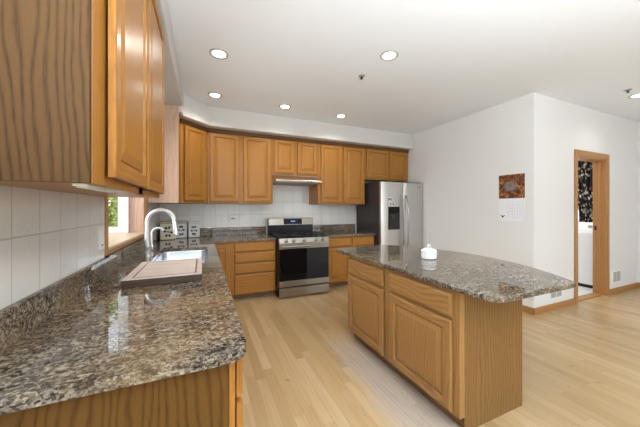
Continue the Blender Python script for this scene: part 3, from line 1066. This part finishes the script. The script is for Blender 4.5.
for a, b in ((1.195, 1.785), (1.880, 2.470)):
    panel_front('drawer', t, a, b, 0.705, 0.850, IX0, '-x', ('isl_z', 'isl_x'), gap=0.006)
    panel_front('door', t, a, b, 0.115, 0.680, IX0, '-x', ('isl_z', 'isl_x'), gap=0.006)

# island slab with one bowed side
pts = arc(1.385 + 0.09, 0.90 + 0.09, 0.09, PI, 1.5 * PI, 6)
n = 28
bow = []
for i in range(n + 1):
    y = 0.90 + (2.80 - 0.90) * i / n
    k = (y - 1.85) / 0.95
    bow.append((2.155 - 0.045 * (y - 0.9) / 1.9 + 0.37 * (1 - k * k), y))
pts += bow
pts += [(1.385 + 0.03, 2.745), (1.385, 2.72)]
m = MB()
m.prism(pts, CZ - ST, CZ)
o = m.build('island_worktop', M['granite'], None, 0.008, 3)
tag(o, 'polished speckled granite top with one bowed side on the island', 'worktop')

# ------------------------------------------------------------------ worktops
SX0, SX1, SY0, SY1 = -0.42, 0.045, 2.50, 3.52
outer = [(XL + 0.001, 0.905)] + arc(0.14 - 0.07, 0.905 + 0.07, 0.07, -PI / 2, 0, 8) + [(0.14, 4.04)] + \
    [(0.155, 4.085), (0.20, 4.10), (1.044, 4.10), (1.044, YB - 0.001), (XL + 0.001, YB - 0.001)]
hole = arc(SX0 + 0.05, SY0 + 0.05, 0.05, PI, 1.5 * PI, 5) + arc(SX1 - 0.05, SY0 + 0.05, 0.05, 1.5 * PI, 2 * PI, 5) + \
    arc(SX1 - 0.05, SY1 - 0.05, 0.05, 0, PI / 2, 5) + arc(SX0 + 0.05, SY1 - 0.05, 0.05, PI / 2, PI, 5)
t = thing('worktop', 'polished granite corner worktop with cut-out for the sink, running to the range', 'worktop', (-0.2, 2.5, CZ - ST))
slab_with_hole(outer, [hole], CZ - ST, CZ).build('slab', M['granite'], t, 0.008, 3)
m = MB()
m.box(XL + 0.001, XL + 0.03, 0.91, WY0 - 0.03, CZ, 1.045).box(XL + 0.001, XL + 0.03, WY0 - 0.03, YB - 0.031, CZ, 1.05)
m.build('backsplash', M['granite'], t, 0.003)
MB().box(XL + 0.001, 1.044, YB - 0.03, YB - 0.0125, CZ, 1.05).build('backsplash', M['granite'], t, 0.003)
t = thing('worktop', 'short granite worktop between the range and the refrigerator', 'worktop', (2.4, 4.47, CZ - ST))
MB().box(1.888, 2.905, 4.10, YB - 0.001, CZ - ST, CZ).build('slab', M['granite'], t, 0.008, 3)
MB().box(1.888, 2.905, YB - 0.03, YB - 0.0125, CZ, 1.05).build('backsplash', M['granite'], t, 0.003)

# ------------------------------------------------------------------ sink
t = thing('kitchen_sink', 'stainless steel undermount sink behind the cutting board', 'sink', ((SX0 + SX1) / 2, 3.0, 0.66))


def rr(x0, x1, y0, y1, r, n=5):
    return arc(x0 + r, y0 + r, r, PI, 1.5 * PI, n) + arc(x1 - r, y0 + r, r, 1.5 * PI, 2 * PI, n) + arc(x1 - r, y1 - r, r, 0, PI / 2, n) + arc(x0 + r, y1 - r, r, PI / 2, PI, n)


m = MB()
loops = []
for ins, z in ((-0.02, CZ - ST - 0.001), (0.004, CZ - ST - 0.001), (0.006, CZ - ST - 0.012), (0.012, 0.74), (0.03, 0.70), (0.06, 0.690)):
    loops.append([m.bm.verts.new((x, y, z)) for x, y in rr(SX0 + ins, SX1 - ins, SY0 + ins, SY1 - ins, max(0.02, 0.06 - ins * 0.3))])
for a, b in zip(loops, loops[1:]):
    k = len(a)
    for i in range(k):
        m.face([a[i], a[(i + 1) % k], b[(i + 1) % k], b[i]])
m.face(loops[-1])
o = m.build('basin', M['sinksteel'], t, smooth=True)
so = o.modifiers.new('solid', 'SOLIDIFY'); so.thickness = 0.003; so.offset = -1
MB().lathe([(0.0, 0.0), (0.045, 0.0), (0.05, 0.003), (0.042, 0.006), (0.03, 0.003), (0.0, 0.002)], (-0.18, 3.1, 0.6905)).build('drain', M['chrome'], t, smooth=True)

# ------------------------------------------------------------------ faucet
fx, fy = -0.485, 3.0
t = thing('kitchen_faucet', 'tall brushed gooseneck faucet with pull-down head at the sink', 'faucet', (fx, fy, CZ))
MB().lathe([(0.0, 0), (0.034, 0), (0.034, 0.008), (0.028, 0.014), (0.025, 0.05), (0.025, 0.055), (0.0, 0.055)], (fx, fy, CZ)).build('base', M['brushed_nickel'], t, smooth=True)
R = 0.115
path = [(fx, fy, CZ + 0.05), (fx, fy, CZ + 0.12), (fx, fy, CZ + 0.33)]
for i in range(1, 15):
    a = PI - i * (PI * 0.95) / 14
    path.append((fx + R + R * math.cos(a), fy - 0.005 * i * 0.4, CZ + 0.33 + R * math.sin(a)))
lx, ly, lz = path[-1]
MB().tube(path, [0.030, 0.024] + [0.020] * (len(path) - 2), 16).build('spout', M['brushed_nickel'], t, smooth=True)
MB().tube([(lx, ly, lz), (lx + 0.004, ly, lz - 0.03), (lx + 0.010, ly - 0.002, lz - 0.09), (lx + 0.014, ly - 0.003, lz - 0.14)], [0.018, 0.020, 0.024, 0.026], 16).build('spray_head', M['chrome'], t, smooth=True)
m = MB()
m.tube([(fx, fy - 0.02, CZ + 0.05), (fx, fy - 0.045, CZ + 0.055)], 0.013, 10)
m.tube([(fx, fy - 0.045, CZ + 0.055), (fx + 0.02, fy - 0.055, CZ + 0.10)], [0.008, 0.006], 10)
m.build('lever', M['brushed_nickel'], t, smooth=True)

gx, gy = -0.475, 3.16
t = thing('filter_tap', 'small slim white drinking water tap behind the tall faucet', 'faucet', (gx, gy, CZ))
MB().lathe([(0, 0), (0.02, 0), (0.02, 0.012), (0.012, 0.02), (0.012, 0.05), (0, 0.05)], (gx, gy, CZ), 20).build('base', M['chrome'], t, smooth=True)
path = [(gx, gy, CZ + 0.045), (gx, gy, CZ + 0.21)]
r2 = 0.055
for i in range(1, 11):
    a = PI - i * (PI * 0.85) / 10
    path.append((gx + r2 + r2 * math.cos(a), gy, CZ + 0.21 + r2 * math.sin(a)))
MB().tube(path, 0.0085, 10).build('spout', M['plate'], t, smooth=True)
MB().tube([(gx, gy, CZ + 0.075), (gx + 0.012, gy - 0.035, CZ + 0.085)], [0.006, 0.005], 8).build('lever', M['chrome'], t, smooth=True)

# ------------------------------------------------------------------ cutting board
t = thing('cutting_board', 'thick wooden cutting board with dark edges lying in front of the sink', 'cutting board', (-0.22, 2.15, CZ))
bx0, bx1, by0, by1 = -0.435, -0.005, 1.875, 2.46
MB().box(bx0, bx1, by0, by1, CZ + 0.001, CZ + 0.043).build('block', M['walnut'], t, 0.004)
MB().box(bx0 + 0.003, bx1 - 0.003, by0 + 0.003, by1 - 0.003, CZ + 0.0432, CZ + 0.047).build('top_face', M['board'], t, 0.001)
m = MB()
g0, g1, h0, h1 = bx0 + 0.045, bx1 - 0.035, by0 + 0.04, by1 - 0.04
for a in ((g0, g0 + 0.009, h0, h1), (g1 - 0.009, g1, h0, h1), (g0 + 0.009, g1 - 0.009, h0, h0 + 0.009), (g0 + 0.009, g1 - 0.009, h1 - 0.009, h1)):
    m.box(*a, CZ + 0.0455, CZ + 0.0474)
m.build('juice_groove', M['walnut'], t)

# ------------------------------------------------------------------ canisters
def canister(x, y, w, h, rz, label, seed, body='tin', lid='tin_lid'):
    t = thing('canister', label, 'canister', (x, y, CZ), 'printed canisters in the counter corner')
    t.rotation_euler.z = rz
    ORIGIN[t.name] = Vector((0, 0, 0))
    dpt = 0.12
    MB().box(-w / 2, w / 2, -dpt / 2, dpt / 2, 0.001, h * 0.86).build('body', M[body], t, 0.012, 3)
    MB().box(-w / 2 - 0.003, w / 2 + 0.003, -dpt / 2 - 0.003, dpt / 2 + 0.003, h * 0.862, h).build('lid', M[lid], t, 0.008, 3)
    rng = random.Random(seed)
    m = MB()
    yy = -dpt / 2 - 0.0012

    def blob(cx, cz, a, b, ang):
        vs = []
        for k in range(10):
            p = 2 * PI * k / 10
            u, v = a * math.cos(p), b * math.sin(p)
            vs.append((cx + u * math.cos(ang) - v * math.sin(ang), cz + u * math.sin(ang) + v * math.cos(ang)))
        A_ = [m.bm.verts.new((q[0], yy, q[1])) for q in vs]
        B_ = [m.bm.verts.new((q[0], yy + 0.001, q[1])) for q in vs]
        m.face(A_); m.face(B_[::-1])
        for i in range(10):
            m.face([A_[i], A_[(i + 1) % 10], B_[(i + 1) % 10], B_[i]])

    cx, cz = 0.0, h * 0.44
    for k in range(6):
        a = k * PI / 3 + rng.uniform(-0.2, 0.2)
        blob(cx + math.cos(a) * w * 0.2, cz + math.sin(a) * h * 0.24, w * 0.11, h * 0.06, a)
    blob(cx, cz, w * 0.05, h * 0.06, 0)
    for k in range(4):
        blob(cx + rng.uniform(-0.22, 0.22) * w, cz + rng.choice((-0.19, 0.19)) * h, w * 0.05, h * 0.028, rng.uniform(0, 3))
    m.build('flower_print', M['tin_dark'], t)
    return t


canister(-0.475, 4.53, 0.205, 0.27, 0.12, 'largest flower printed canister, leftmost of the three in the counter corner', 1)
canister(-0.315, 4.70, 0.165, 0.265, 0.10, 'middle flower printed canister of the three in the counter corner', 2, 'tin_white', 'tin_grey')
canister(-0.135, 4.735, 0.165, 0.255, 0.10, 'rightmost flower printed canister of the three in the counter corner', 3, 'tin_white', 'tin_white')

# ------------------------------------------------------------------ wall plates
def plate_left(y, z, w, h, label, kind):
    t = thing('light_switch' if kind == 's' else 'wall_outlet', label, 'switch' if kind == 's' else 'outlet', (XL + 0.0125, y, z))
    MB().box(XL + 0.0122, XL + 0.018, y - w / 2, y + w / 2, z - h / 2, z + h / 2).build('plate', M['plate'], t, 0.002)
    MB().box(XL + 0.0182, XL + 0.022, y - 0.02, y + 0.02, z - 0.035, z + 0.035).build('rocker', M['white'], t, 0.002)
    MB().box(XL + 0.0182, XL + 0.0225, y - 0.006, y + 0.006, z - 0.052, z - 0.042).build('screw', M['ventdark'], t)


plate_left(2.165, 1.185, 0.095, 0.15, 'white switch plate on the tiles left of the sink window', 's')


def outlet_back(x, z, label):
    t = thing('wall_outlet', label, 'outlet', (x, YB - 0.0125, z))
    MB().box(x - 0.075, x + 0.075, YB - 0.018, YB - 0.0122, z - 0.045, z + 0.045).build('plate', M['plate'], t, 0.002)
    m = MB()
    m.box(x - 0.03, x + 0.03, YB - 0.0205, YB - 0.0182, z - 0.009, z + 0.009)
    m.build('socket', M['ventdark'], t, 0.001)


outlet_back(0.475, 1.20, 'white outlet plate on the back tiles left of the range')

# ------------------------------------------------------------------ range
RX0, RX1, RYF, RYB = 1.052, 1.850, 3.95, 4.70
t = thing('gas_range', 'stainless steel and black gas range with glass oven door', 'range', (1.45, 4.3, 0))
MB().box(RX0, RX1 + 0.03, RYF + 0.03, RYB, 0.03, 0.90).build('body', M['black'], t, 0.004)
m = MB()
for x in (RX0 + 0.04, RX1 - 0.02):
    for y in (RYF + 0.08, RYB - 0.05):
        MB().tube([(x, y, 0), (x, y, 0.0295)], 0.018, 10).build('foot', M['iron'], t)
MB().box(RX0 + 0.004, RX1 + 0.028, RYF + 0.02, RYB - 0.1, 0.901, 0.922).build('cooktop', M['black'], t, 0.006)
m = MB()
m.extrude_profile([(RYF + 0.03, 0.915), (RYF + 0.005, 0.915), (RYF - 0.012, 0.838), (RYF + 0.03, 0.838)], RX0, RX1 + 0.03)
cp = m.build('control_panel', M['steel_x'], t, 0.003)
for k, x in enumerate((RX0 + 0.11, RX0 + 0.23, RX0 + 0.40, RX1 - 0.20, RX1 - 0.08)):
    m = MB()
    m.lathe([(0.0, -0.002), (0.028, -0.002), (0.028, 0.006), (0.023, 0.008), (0.021, 0.034), (0.017, 0.037), (0.0, 0.037)], (x, RYF - 0.004, 0.876), 20, '-y')
    kn = m.build('knob', M['steel_x'], t, smooth=True)
    MB().box(x - 0.003, x + 0.003, RYF - 0.0425, RYF - 0.0412, 0.876, 0.896).build('pointer', M['iron'], kn)
dr = MB().box(RX0 + 0.004, RX1 + 0.026, RYF - 0.008, RYF + 0.029, 0.265, 0.832).build('oven_door', M['glassblack'], t, 0.004)
MB().box(RX0 + 0.002, RX1 + 0.028, RYF - 0.012, RYF + 0.027, 0.752, 0.834).build('door_top_rail', M['steel_x'], dr, 0.003)
MB().box(RX0 + 0.002, RX1 + 0.028, RYF - 0.012, RYF + 0.027, 0.175, 0.262).build('door_bottom_rail', M['steel_x'], dr, 0.003)
m = MB()
m.tube([(RX0 + 0.03, RYF - 0.06, 0.795), (RX1, RYF - 0.06, 0.795)], 0.015, 14)
for x in (RX0 + 0.06, RX1 - 0.03):
    m.tube([(x, RYF - 0.06, 0.795), (x, RYF - 0.01, 0.80)], 0.010, 10)
m.build('door_handle', M['steel_x'], dr, smooth=True)
MB().box(RX0 + 0.004, RX1 + 0.026, RYF - 0.010, RYF + 0.029, 0.022, 0.155).build('storage_drawer', M['steel_x'], t, 0.003)
# backguard
BGX1 = 1.872
MB().box(RX0, BGX1, 4.62, RYB + 0.05, 0.90, 1.075).build('backguard', M['black'], t, 0.004)
m = MB()
m.extrude_profile([(4.605, 1.077), (RYB + 0.05, 1.077), (RYB + 0.05, 1.20), (4.63, 1.20)], RX0 - 0.004, BGX1 + 0.004)
bp = m.build('control_console', M['steel_x'], t, 0.005)
m = MB()
m.extrude_profile([(4.6015, 1.092), (4.6145, 1.092), (4.634, 1.188), (4.621, 1.188)], RX0 + 0.26, RX0 + 0.60)
m.build('display', M['glassblack'], bp)
m = MB()
for k in range(3):
    x = RX0 + 0.395 + k * 0.028
    m.box(x, x + 0.018, 4.605, 4.611, 1.135, 1.15)
m.build('display_digits', M['digits'], bp)
# grates and burners
for gx0, gx1 in ((RX0 + 0.02, RX0 + 0.29), (RX0 + 0.295, RX0 + 0.535), (RX0 + 0.54, RX1 + 0.01)):
    m = MB()
    y0, y1, z0, z1 = RYF + 0.05, RYB - 0.12, 0.938, 0.952
    for y in (y0, (y0 + y1) / 2 - 0.006, y1 - 0.014):
        m.box(gx0, gx1, y, y + 0.014, z0, z1)
    for x in (gx0, (gx0 + gx1) / 2 - 0.007, gx1 - 0.014):
        m.box(x, x + 0.014, y0, y1, z0, z1)
    for x in (gx0, gx1 - 0.014):
        for y in (y0, y1 - 0.014):
            m.box(x, x + 0.014, y, y + 0.014, 0.9225, z0)
    m.build('grate', M['iron'], t, 0.003)
for bx, by in ((RX0 + 0.155, 4.14), (RX0 + 0.155, 4.42), (RX0 + 0.415, 4.28), (RX1 - 0.13, 4.14), (RX1 - 0.13, 4.42)):
    MB().lathe([(0, 0), (0.05, 0), (0.05, 0.006), (0.036, 0.008), (0.036, 0.014), (0, 0.014)], (bx, by, 0.9225), 20).build('burner', M['iron'], t, smooth=True)

# ------------------------------------------------------------------ range hood
t = thing('range_hood', 'slim stainless range hood below the short cabinet', 'range hood', (1.47, 4.5, 1.81))
m = MB()
m.extrude_profile([(YB - 0.013, 1.944), (4.40, 1.944), (4.385, 1.925), (4.205, 1.845), (4.20, 1.835), (4.205, 1.812), (4.23, 1.805), (YB - 0.013, 1.805)], 1.066, 1.877)
m.build('shell', M['steel_hood'], t, 0.004)
MB().box(1.10, 1.84, 4.27, 4.78, 1.798, 1.8045).build('filter', M['vent'], t)
m = MB()
for x in (1.60, 1.66):
    MB().box(x, x + 0.03, 4.194, 4.2015, 1.817, 1.83).build('switch_button', M['iron'], t)

# ------------------------------------------------------------------ refrigerator
FX0, FX1, FY = 2.925, 3.90, 3.95
t = thing('refrigerator', 'stainless side-by-side refrigerator with black dispenser and dark side', 'refrigerator', (3.4, 4.35, 0))
MB().box(FX0, FX1, FY + 0.075, 4.80, 0.02, 1.855).build('body', M['fridge_side'], t, 0.004)
MB().box(FX0 + 0.01, FX1 - 0.01, FY + 0.06, FY + 0.16, 0, 0.09).build('base_grille', M['iron'], t)
MB().box(FX0 + 0.01, FX1 - 0.01, FY + 0.08, 4.6, 1.8555, 1.872).build('hinge_cover', M['iron'], t, 0.004)


def fdoor(x0, x1):
    m = MB()
    # gently crowned front
    n = 12
    poly = [(x1, FY + 0.07), (x0, FY + 0.07)]
    for i in range(n + 1):
        u = i / n
        poly.append((x0 + (x1 - x0) * u, FY + 0.018 - 0.018 * (1 - (2 * u - 1) ** 4)))
    m.prism(poly, 0.10, 1.855)
    return m.build('freezer_door' if x0 < 3.2 else 'fridge_door', M['steel_z'], t, 0.006, smooth=True)


dl = fdoor(FX0, 3.424)
dr = fdoor(3.430, FX1)
# dispenser on the left door
MB().box(3.07, 3.33, FY - 0.006, FY + 0.012, 0.985, 1.405).build('dispenser', M['black'], dl, 0.006)
MB().box(3.085, 3.315, FY - 0.008, FY - 0.0065, 1.30, 1.39).build('dispenser_panel', M['glassblack'], dl)
MB().box(3.10, 3.30, FY - 0.0085, FY - 0.0065, 1.00, 1.27).build('dispenser_recess', M['rubber'], dl)
MB().box(3.15, 3.20, FY - 0.018, FY - 0.0086, 1.19, 1.26).build('dispenser_paddle', M['fridge_side'], dl, 0.003)
for (hx, dd_) in ((3.378, dl), (3.478, dr)):
    path = []
    for i in range(17):
        u = i / 16
        path.append((hx, FY - 0.012 - 0.055 * (1 - (2 * u - 1) ** 4), 0.55 + 1.05 * u))
    path = [(hx, FY + 0.008, 0.545)] + path + [(hx, FY + 0.008, 1.605)]
    MB().tube(path, 0.015, 12).build('handle', M['handle_steel'], dd_, smooth=True)
MB().lathe([(0, 0), (0.017, 0), (0.017, 0.002), (0, 0.002)], (3.80, FY + 0.0005, 1.775), 20, '-y').build('emblem', M['ventdark'], dr)
# two little magnets on the freezer door
for (x, z, w_, h_, lab) in ((3.105, 1.535, 0.10, 0.08, 'upper small dark and white magnet on the freezer door'), (3.16, 1.445, 0.11, 0.055, 'lower small dark and white magnet, just above the dispenser')):
    mg = thing('fridge_magnet', lab, 'magnet', (x, FY - 0.001, z), 'magnets on the freezer door')
    MB().box(x - w_ / 2, x + w_ / 2, FY - 0.004, FY - 0.0008, z - h_ / 2, z + h_ / 2).build('card', M['plate'], mg)
    m = MB()
    for k in range(3):
        xx = x - w_ / 2 + 0.008 + k * (w_ - 0.012) / 3
        m.box(xx, xx + w_ / 3 - 0.014, FY - 0.0052, FY - 0.0041, z - h_ * 0.32 + (k % 2) * 0.012, z + h_ * 0.34)
    m.build('print', M['inkdark'], mg)

# ------------------------------------------------------------------ lidded jar on the island
jx, jy = 1.905, 1.86
t = thing('lidded_jar', 'small white lidded ceramic jar with thin wire loop on the island', 'jar', (jx, jy, CZ))
MB().lathe([(0, 0.0005), (0.056, 0.0005), (0.066, 0.008), (0.069, 0.035), (0.067, 0.062), (0.062, 0.066), (0, 0.066)], (jx, jy, CZ), 32).build('pot', M['ceramic'], t, smooth=True)
MB().lathe([(0, 0.0665), (0.069, 0.0665), (0.071, 0.074), (0.062, 0.086), (0.03, 0.097), (0, 0.099)], (jx, jy, CZ), 32).build('lid', M['ceramic'], t, smooth=True)
path = []
for i in range(13):
    a = -0.5 + i * (PI + 1.0) / 12
    path.append((jx + 0.016 * math.cos(a), jy, CZ + 0.112 + 0.016 * math.sin(a)))
MB().tube(path, 0.004, 8).build('ring_knob', M['ceramic'], t, smooth=True)
MB().tube([(jx + 0.0, jy, CZ + 0.128), (jx + 0.006, jy, CZ + 0.17), (jx + 0.012, jy, CZ + 0.215), (jx + 0.002, jy, CZ + 0.245), (jx - 0.012, jy, CZ + 0.25)], 0.0016, 8).build('wire_loop', M['vent'], t, smooth=True)
m = MB()
for k in range(12):
    a = -PI / 2 - 1.1 + k * 0.2
    m.box(jx + 0.0695 * math.cos(a) - 0.004, jx + 0.0695 * math.cos(a) + 0.004, jy + 0.0695 * math.sin(a) - 0.002, jy + 0.0695 * math.sin(a) + 0.001, CZ + 0.046 + (k % 2) * 0.005, CZ + 0.052 + (k % 2) * 0.005)
m.build('painted_band', M['ink'], t)

# ------------------------------------------------------------------ calendar
t = thing('wall_calendar', 'hanging calendar with autumn coloured picture on the white wall', 'calendar', (XC - 0.004, 2.345, 1.19))
cy0, cy1 = 2.178, 2.515
MB().box(XC - 0.006, XC - 0.001, cy0, cy1, 1.515, 1.845).build('picture_page', M['picture'], t)
MB().box(XC - 0.008, XC - 0.001, cy0, cy1, 1.19, 1.513).build('month_page', M['paper'], t)
m = MB()
for k in range(6):
    z = 1.245 + k * 0.044
    m.box(XC - 0.009, XC - 0.0081, cy0 + 0.02, cy1 - 0.12, z, z + 0.002)
for k in range(7):
    y = cy0 + 0.02 + k * 0.0328
    m.box(XC - 0.009, XC - 0.0081, y, y + 0.0018, 1.245, 1.465)
m.build('date_grid', M['ink'], t)
m = MB()
ey, ez = cy1 - 0.055, 1.262
for s in (-1, 1):
    pr = [(ey, ez - 0.022), (ey + s * 0.034, ez + 0.018), (ey + s * 0.016, ez + 0.014), (ey, ez + 0.004)]
    A_ = [m.bm.verts.new((XC - 0.009, a, b)) for a, b in pr]
    B_ = [m.bm.verts.new((XC - 0.0082, a, b)) for a, b in pr]
    m.face(A_); m.face(B_[::-1])
    for i in range(4):
        m.face([A_[i], A_[(i + 1) % 4], B_[(i + 1) % 4], B_[i]])
m.build('wing_emblem', M['inkdark'], t)

# ------------------------------------------------------------------ wall registers
def register(x0, x1, z0, z1, label):
    t = thing('wall_register', label, 'vent', ((x0 + x1) / 2, YD, z0), 'floor level wall registers')
    MB().box(x0, x1, YD - 0.006, YD - 0.0005, z0, z1).build('frame', M['plate'], t, 0.002)
    xm = (x0 + x1) / 2
    for a, b in ((x0 + 0.02, xm - 0.014), (xm + 0.014, x1 - 0.02)):
        m = MB()
        n = 9
        for k in range(n):
            z = z0 + 0.02 + (z1 - z0 - 0.04) * k / n
            m.box(a, b, YD - 0.011, YD - 0.0062, z, z + (z1 - z0 - 0.04) / n * 0.6)
        m.build('louvre', M['vent'], t)


register(4.28, 4.57, 0.145, 0.315, 'white louvred wall register left of the doorway')
register(6.04, 6.31, 0.17, 0.37, 'white louvred wall register right of the doorway')

# ------------------------------------------------------------------ laundry room things
t = thing('washing_machine', 'white top-loading washing machine seen through the doorway', 'washing machine', (6.45, 2.75, 0))
MB().box(6.07, 6.72, 2.26, 2.98, 0.06, 0.93).build('cabinet', M['white'], t, 0.012, 3)
MB().box(6.075, 6.72, 2.265, 2.975, 0.931, 0.952).build('top_lid', M['white'], t, 0.006)
MB().box(6.10, 6.70, 2.29, 2.95, 0, 0.06).build('plinth', M['rubber'], t)
m = MB()
m.extrude_profile([(6.55, 0.953), (6.72, 0.953), (6.72, 1.11), (6.64, 1.11)], 2.265, 2.975, 'y')
cs = m.build('console', M['white'], t, 0.006)
for y in (2.38, 2.55, 2.86):
    MB().lathe([(0, -0.03), (0.03, -0.03), (0.028, 0.0), (0, 0.0)], (6.595, y, 1.035), 18, 'x').build('dial', M['vent'], cs, smooth=True)

m = MB()
n, rows = 90, 14
W0 = 2.40
fr_, bk_ = [], []
for j in range(rows + 1):
    z = 2.36 - (2.36 - 1.10) * j / rows
    row = []
    for i in range(n + 1):
        u = i / n
        z_ = (2.36 - z) / 1.26
        w1 = 3.02 - 0.19 * min(1.0, max(0.0, (z_ - 0.35) / 0.45)) ** 1.5
        y = W0 + (w1 - W0) * u
        x = 6.90 + 0.035 * math.sin(u * 2 * PI * 9 + 0.5 * math.sin(j * 0.4)) + 0.01 * math.sin(u * 31)
        row.append(m.bm.verts.new((x, y, z)))
    fr_.append(row)
for a, b in zip(fr_, fr_[1:]):
    for i in range(n):
        m.face([a[i], a[i + 1], b[i + 1], b[i]])
o = m.build('curtain', M['curtain'], None, smooth=True)
so = o.modifiers.new('solid', 'SOLIDIFY'); so.thickness = 0.004
tag(o, 'dark printed curtain hanging behind the washing machine', 'curtain')
t = thing('curtain_rod', 'thin rod carrying the printed curtain', 'curtain rod', (6.90, 2.9, 2.37))
MB().tube([(6.90, 2.30, 2.375), (6.90, 3.60, 2.375)], 0.012, 10).build('rod', M['iron'], t, smooth=True)
m = MB()
for y in (2.36, 3.56):
    m.tube([(6.90, y, 2.375), (6.999, y, 2.375)], 0.008, 8)
m.build('bracket', M['iron'], t)

# ------------------------------------------------------------------ ceiling lights
def recessed(x, y, label, power=SPOT):
    t = thing('recessed_light', label, 'ceiling light', (x, y, H), 'recessed ceiling lights')
    MB().lathe([(0.080, -0.0005), (0.088, -0.0005), (0.088, -0.004), (0.085, -0.008), (0.080, -0.006), (0.080, -0.0005)], (x, y, H), 40).build('trim_ring', M['vent'], t, smooth=True)
    MB().lathe([(0.0595, -0.0008), (0.0595, -0.006), (0.04, -0.012), (0.0, -0.014)], (x, y, H), 40).build('lens', M['lamp'], t, smooth=True)
    MB().lathe([(0.0795, -0.0006), (0.0795, -0.003), (0.061, -0.0045), (0.060, -0.0006)], (x, y, H), 40).build('baffle', M['plate'], t, smooth=True)
    d = bpy.data.lights.new('recessed_lamp', 'SPOT')
    d.energy = power
    d.spot_size = math.radians(150)
    d.spot_blend = 0.7
    d.shadow_soft_size = 0.05
    d.color = (1.0, 0.96, 0.90)
    o = bpy.data.objects.new('recessed_lamp', d)
    COL.objects.link(o)
    o.parent = t
    o.location = (0, 0, -0.075)


recessed(0.142, 2.771, 'leftmost large recessed ceiling light, above the sink counter')
recessed(1.672, 2.135, 'recessed ceiling light above the island, beside the sprinkler')
recessed(0.145, 3.805, 'recessed ceiling light in front of the corner cabinet')
recessed(1.107, 3.824, 'recessed ceiling light in front of the cabinet left of the hood')
recessed(2.055, 3.855, 'recessed ceiling light in front of the cabinet right of the hood')
recessed(1.318, 1.40, 'recessed ceiling light cut off by the top edge of the photo')
recessed(5.29, 1.57, 'recessed ceiling light at the right edge near the doorway', 5)


def sprinkler(x, y, label):
    t = thing('ceiling_sprinkler', label, 'sprinkler', (x, y, H), 'ceiling sprinkler heads')
    MB().lathe([(0, -0.0005), (0.036, -0.0005), (0.036, -0.004), (0.02, -0.010), (0, -0.010)], (x, y, H), 24).build('escutcheon', M['vent'], t, smooth=True)
    m = MB()
    m.lathe([(0, -0.0102), (0.011, -0.0102), (0.011, -0.018), (0, -0.018)], (x, y, H), 14)
    m.tube([(x - 0.011, y, H - 0.017), (x - 0.014, y, H - 0.024), (x, y, H - 0.032)], 0.003, 6)
    m.tube([(x + 0.011, y, H - 0.017), (x + 0.014, y, H - 0.024), (x, y, H - 0.032)], 0.003, 6)
    m.lathe([(0, -0.032), (0.017, -0.032), (0.017, -0.035), (0, -0.035)], (x, y, H), 14)
    m.build('head', M['iron'], t, smooth=True)


sprinkler(1.645, 2.59, 'small sprinkler head on the ceiling above the island')
sprinkler(4.93, 1.55, 'small sprinkler head on the ceiling near the right edge')
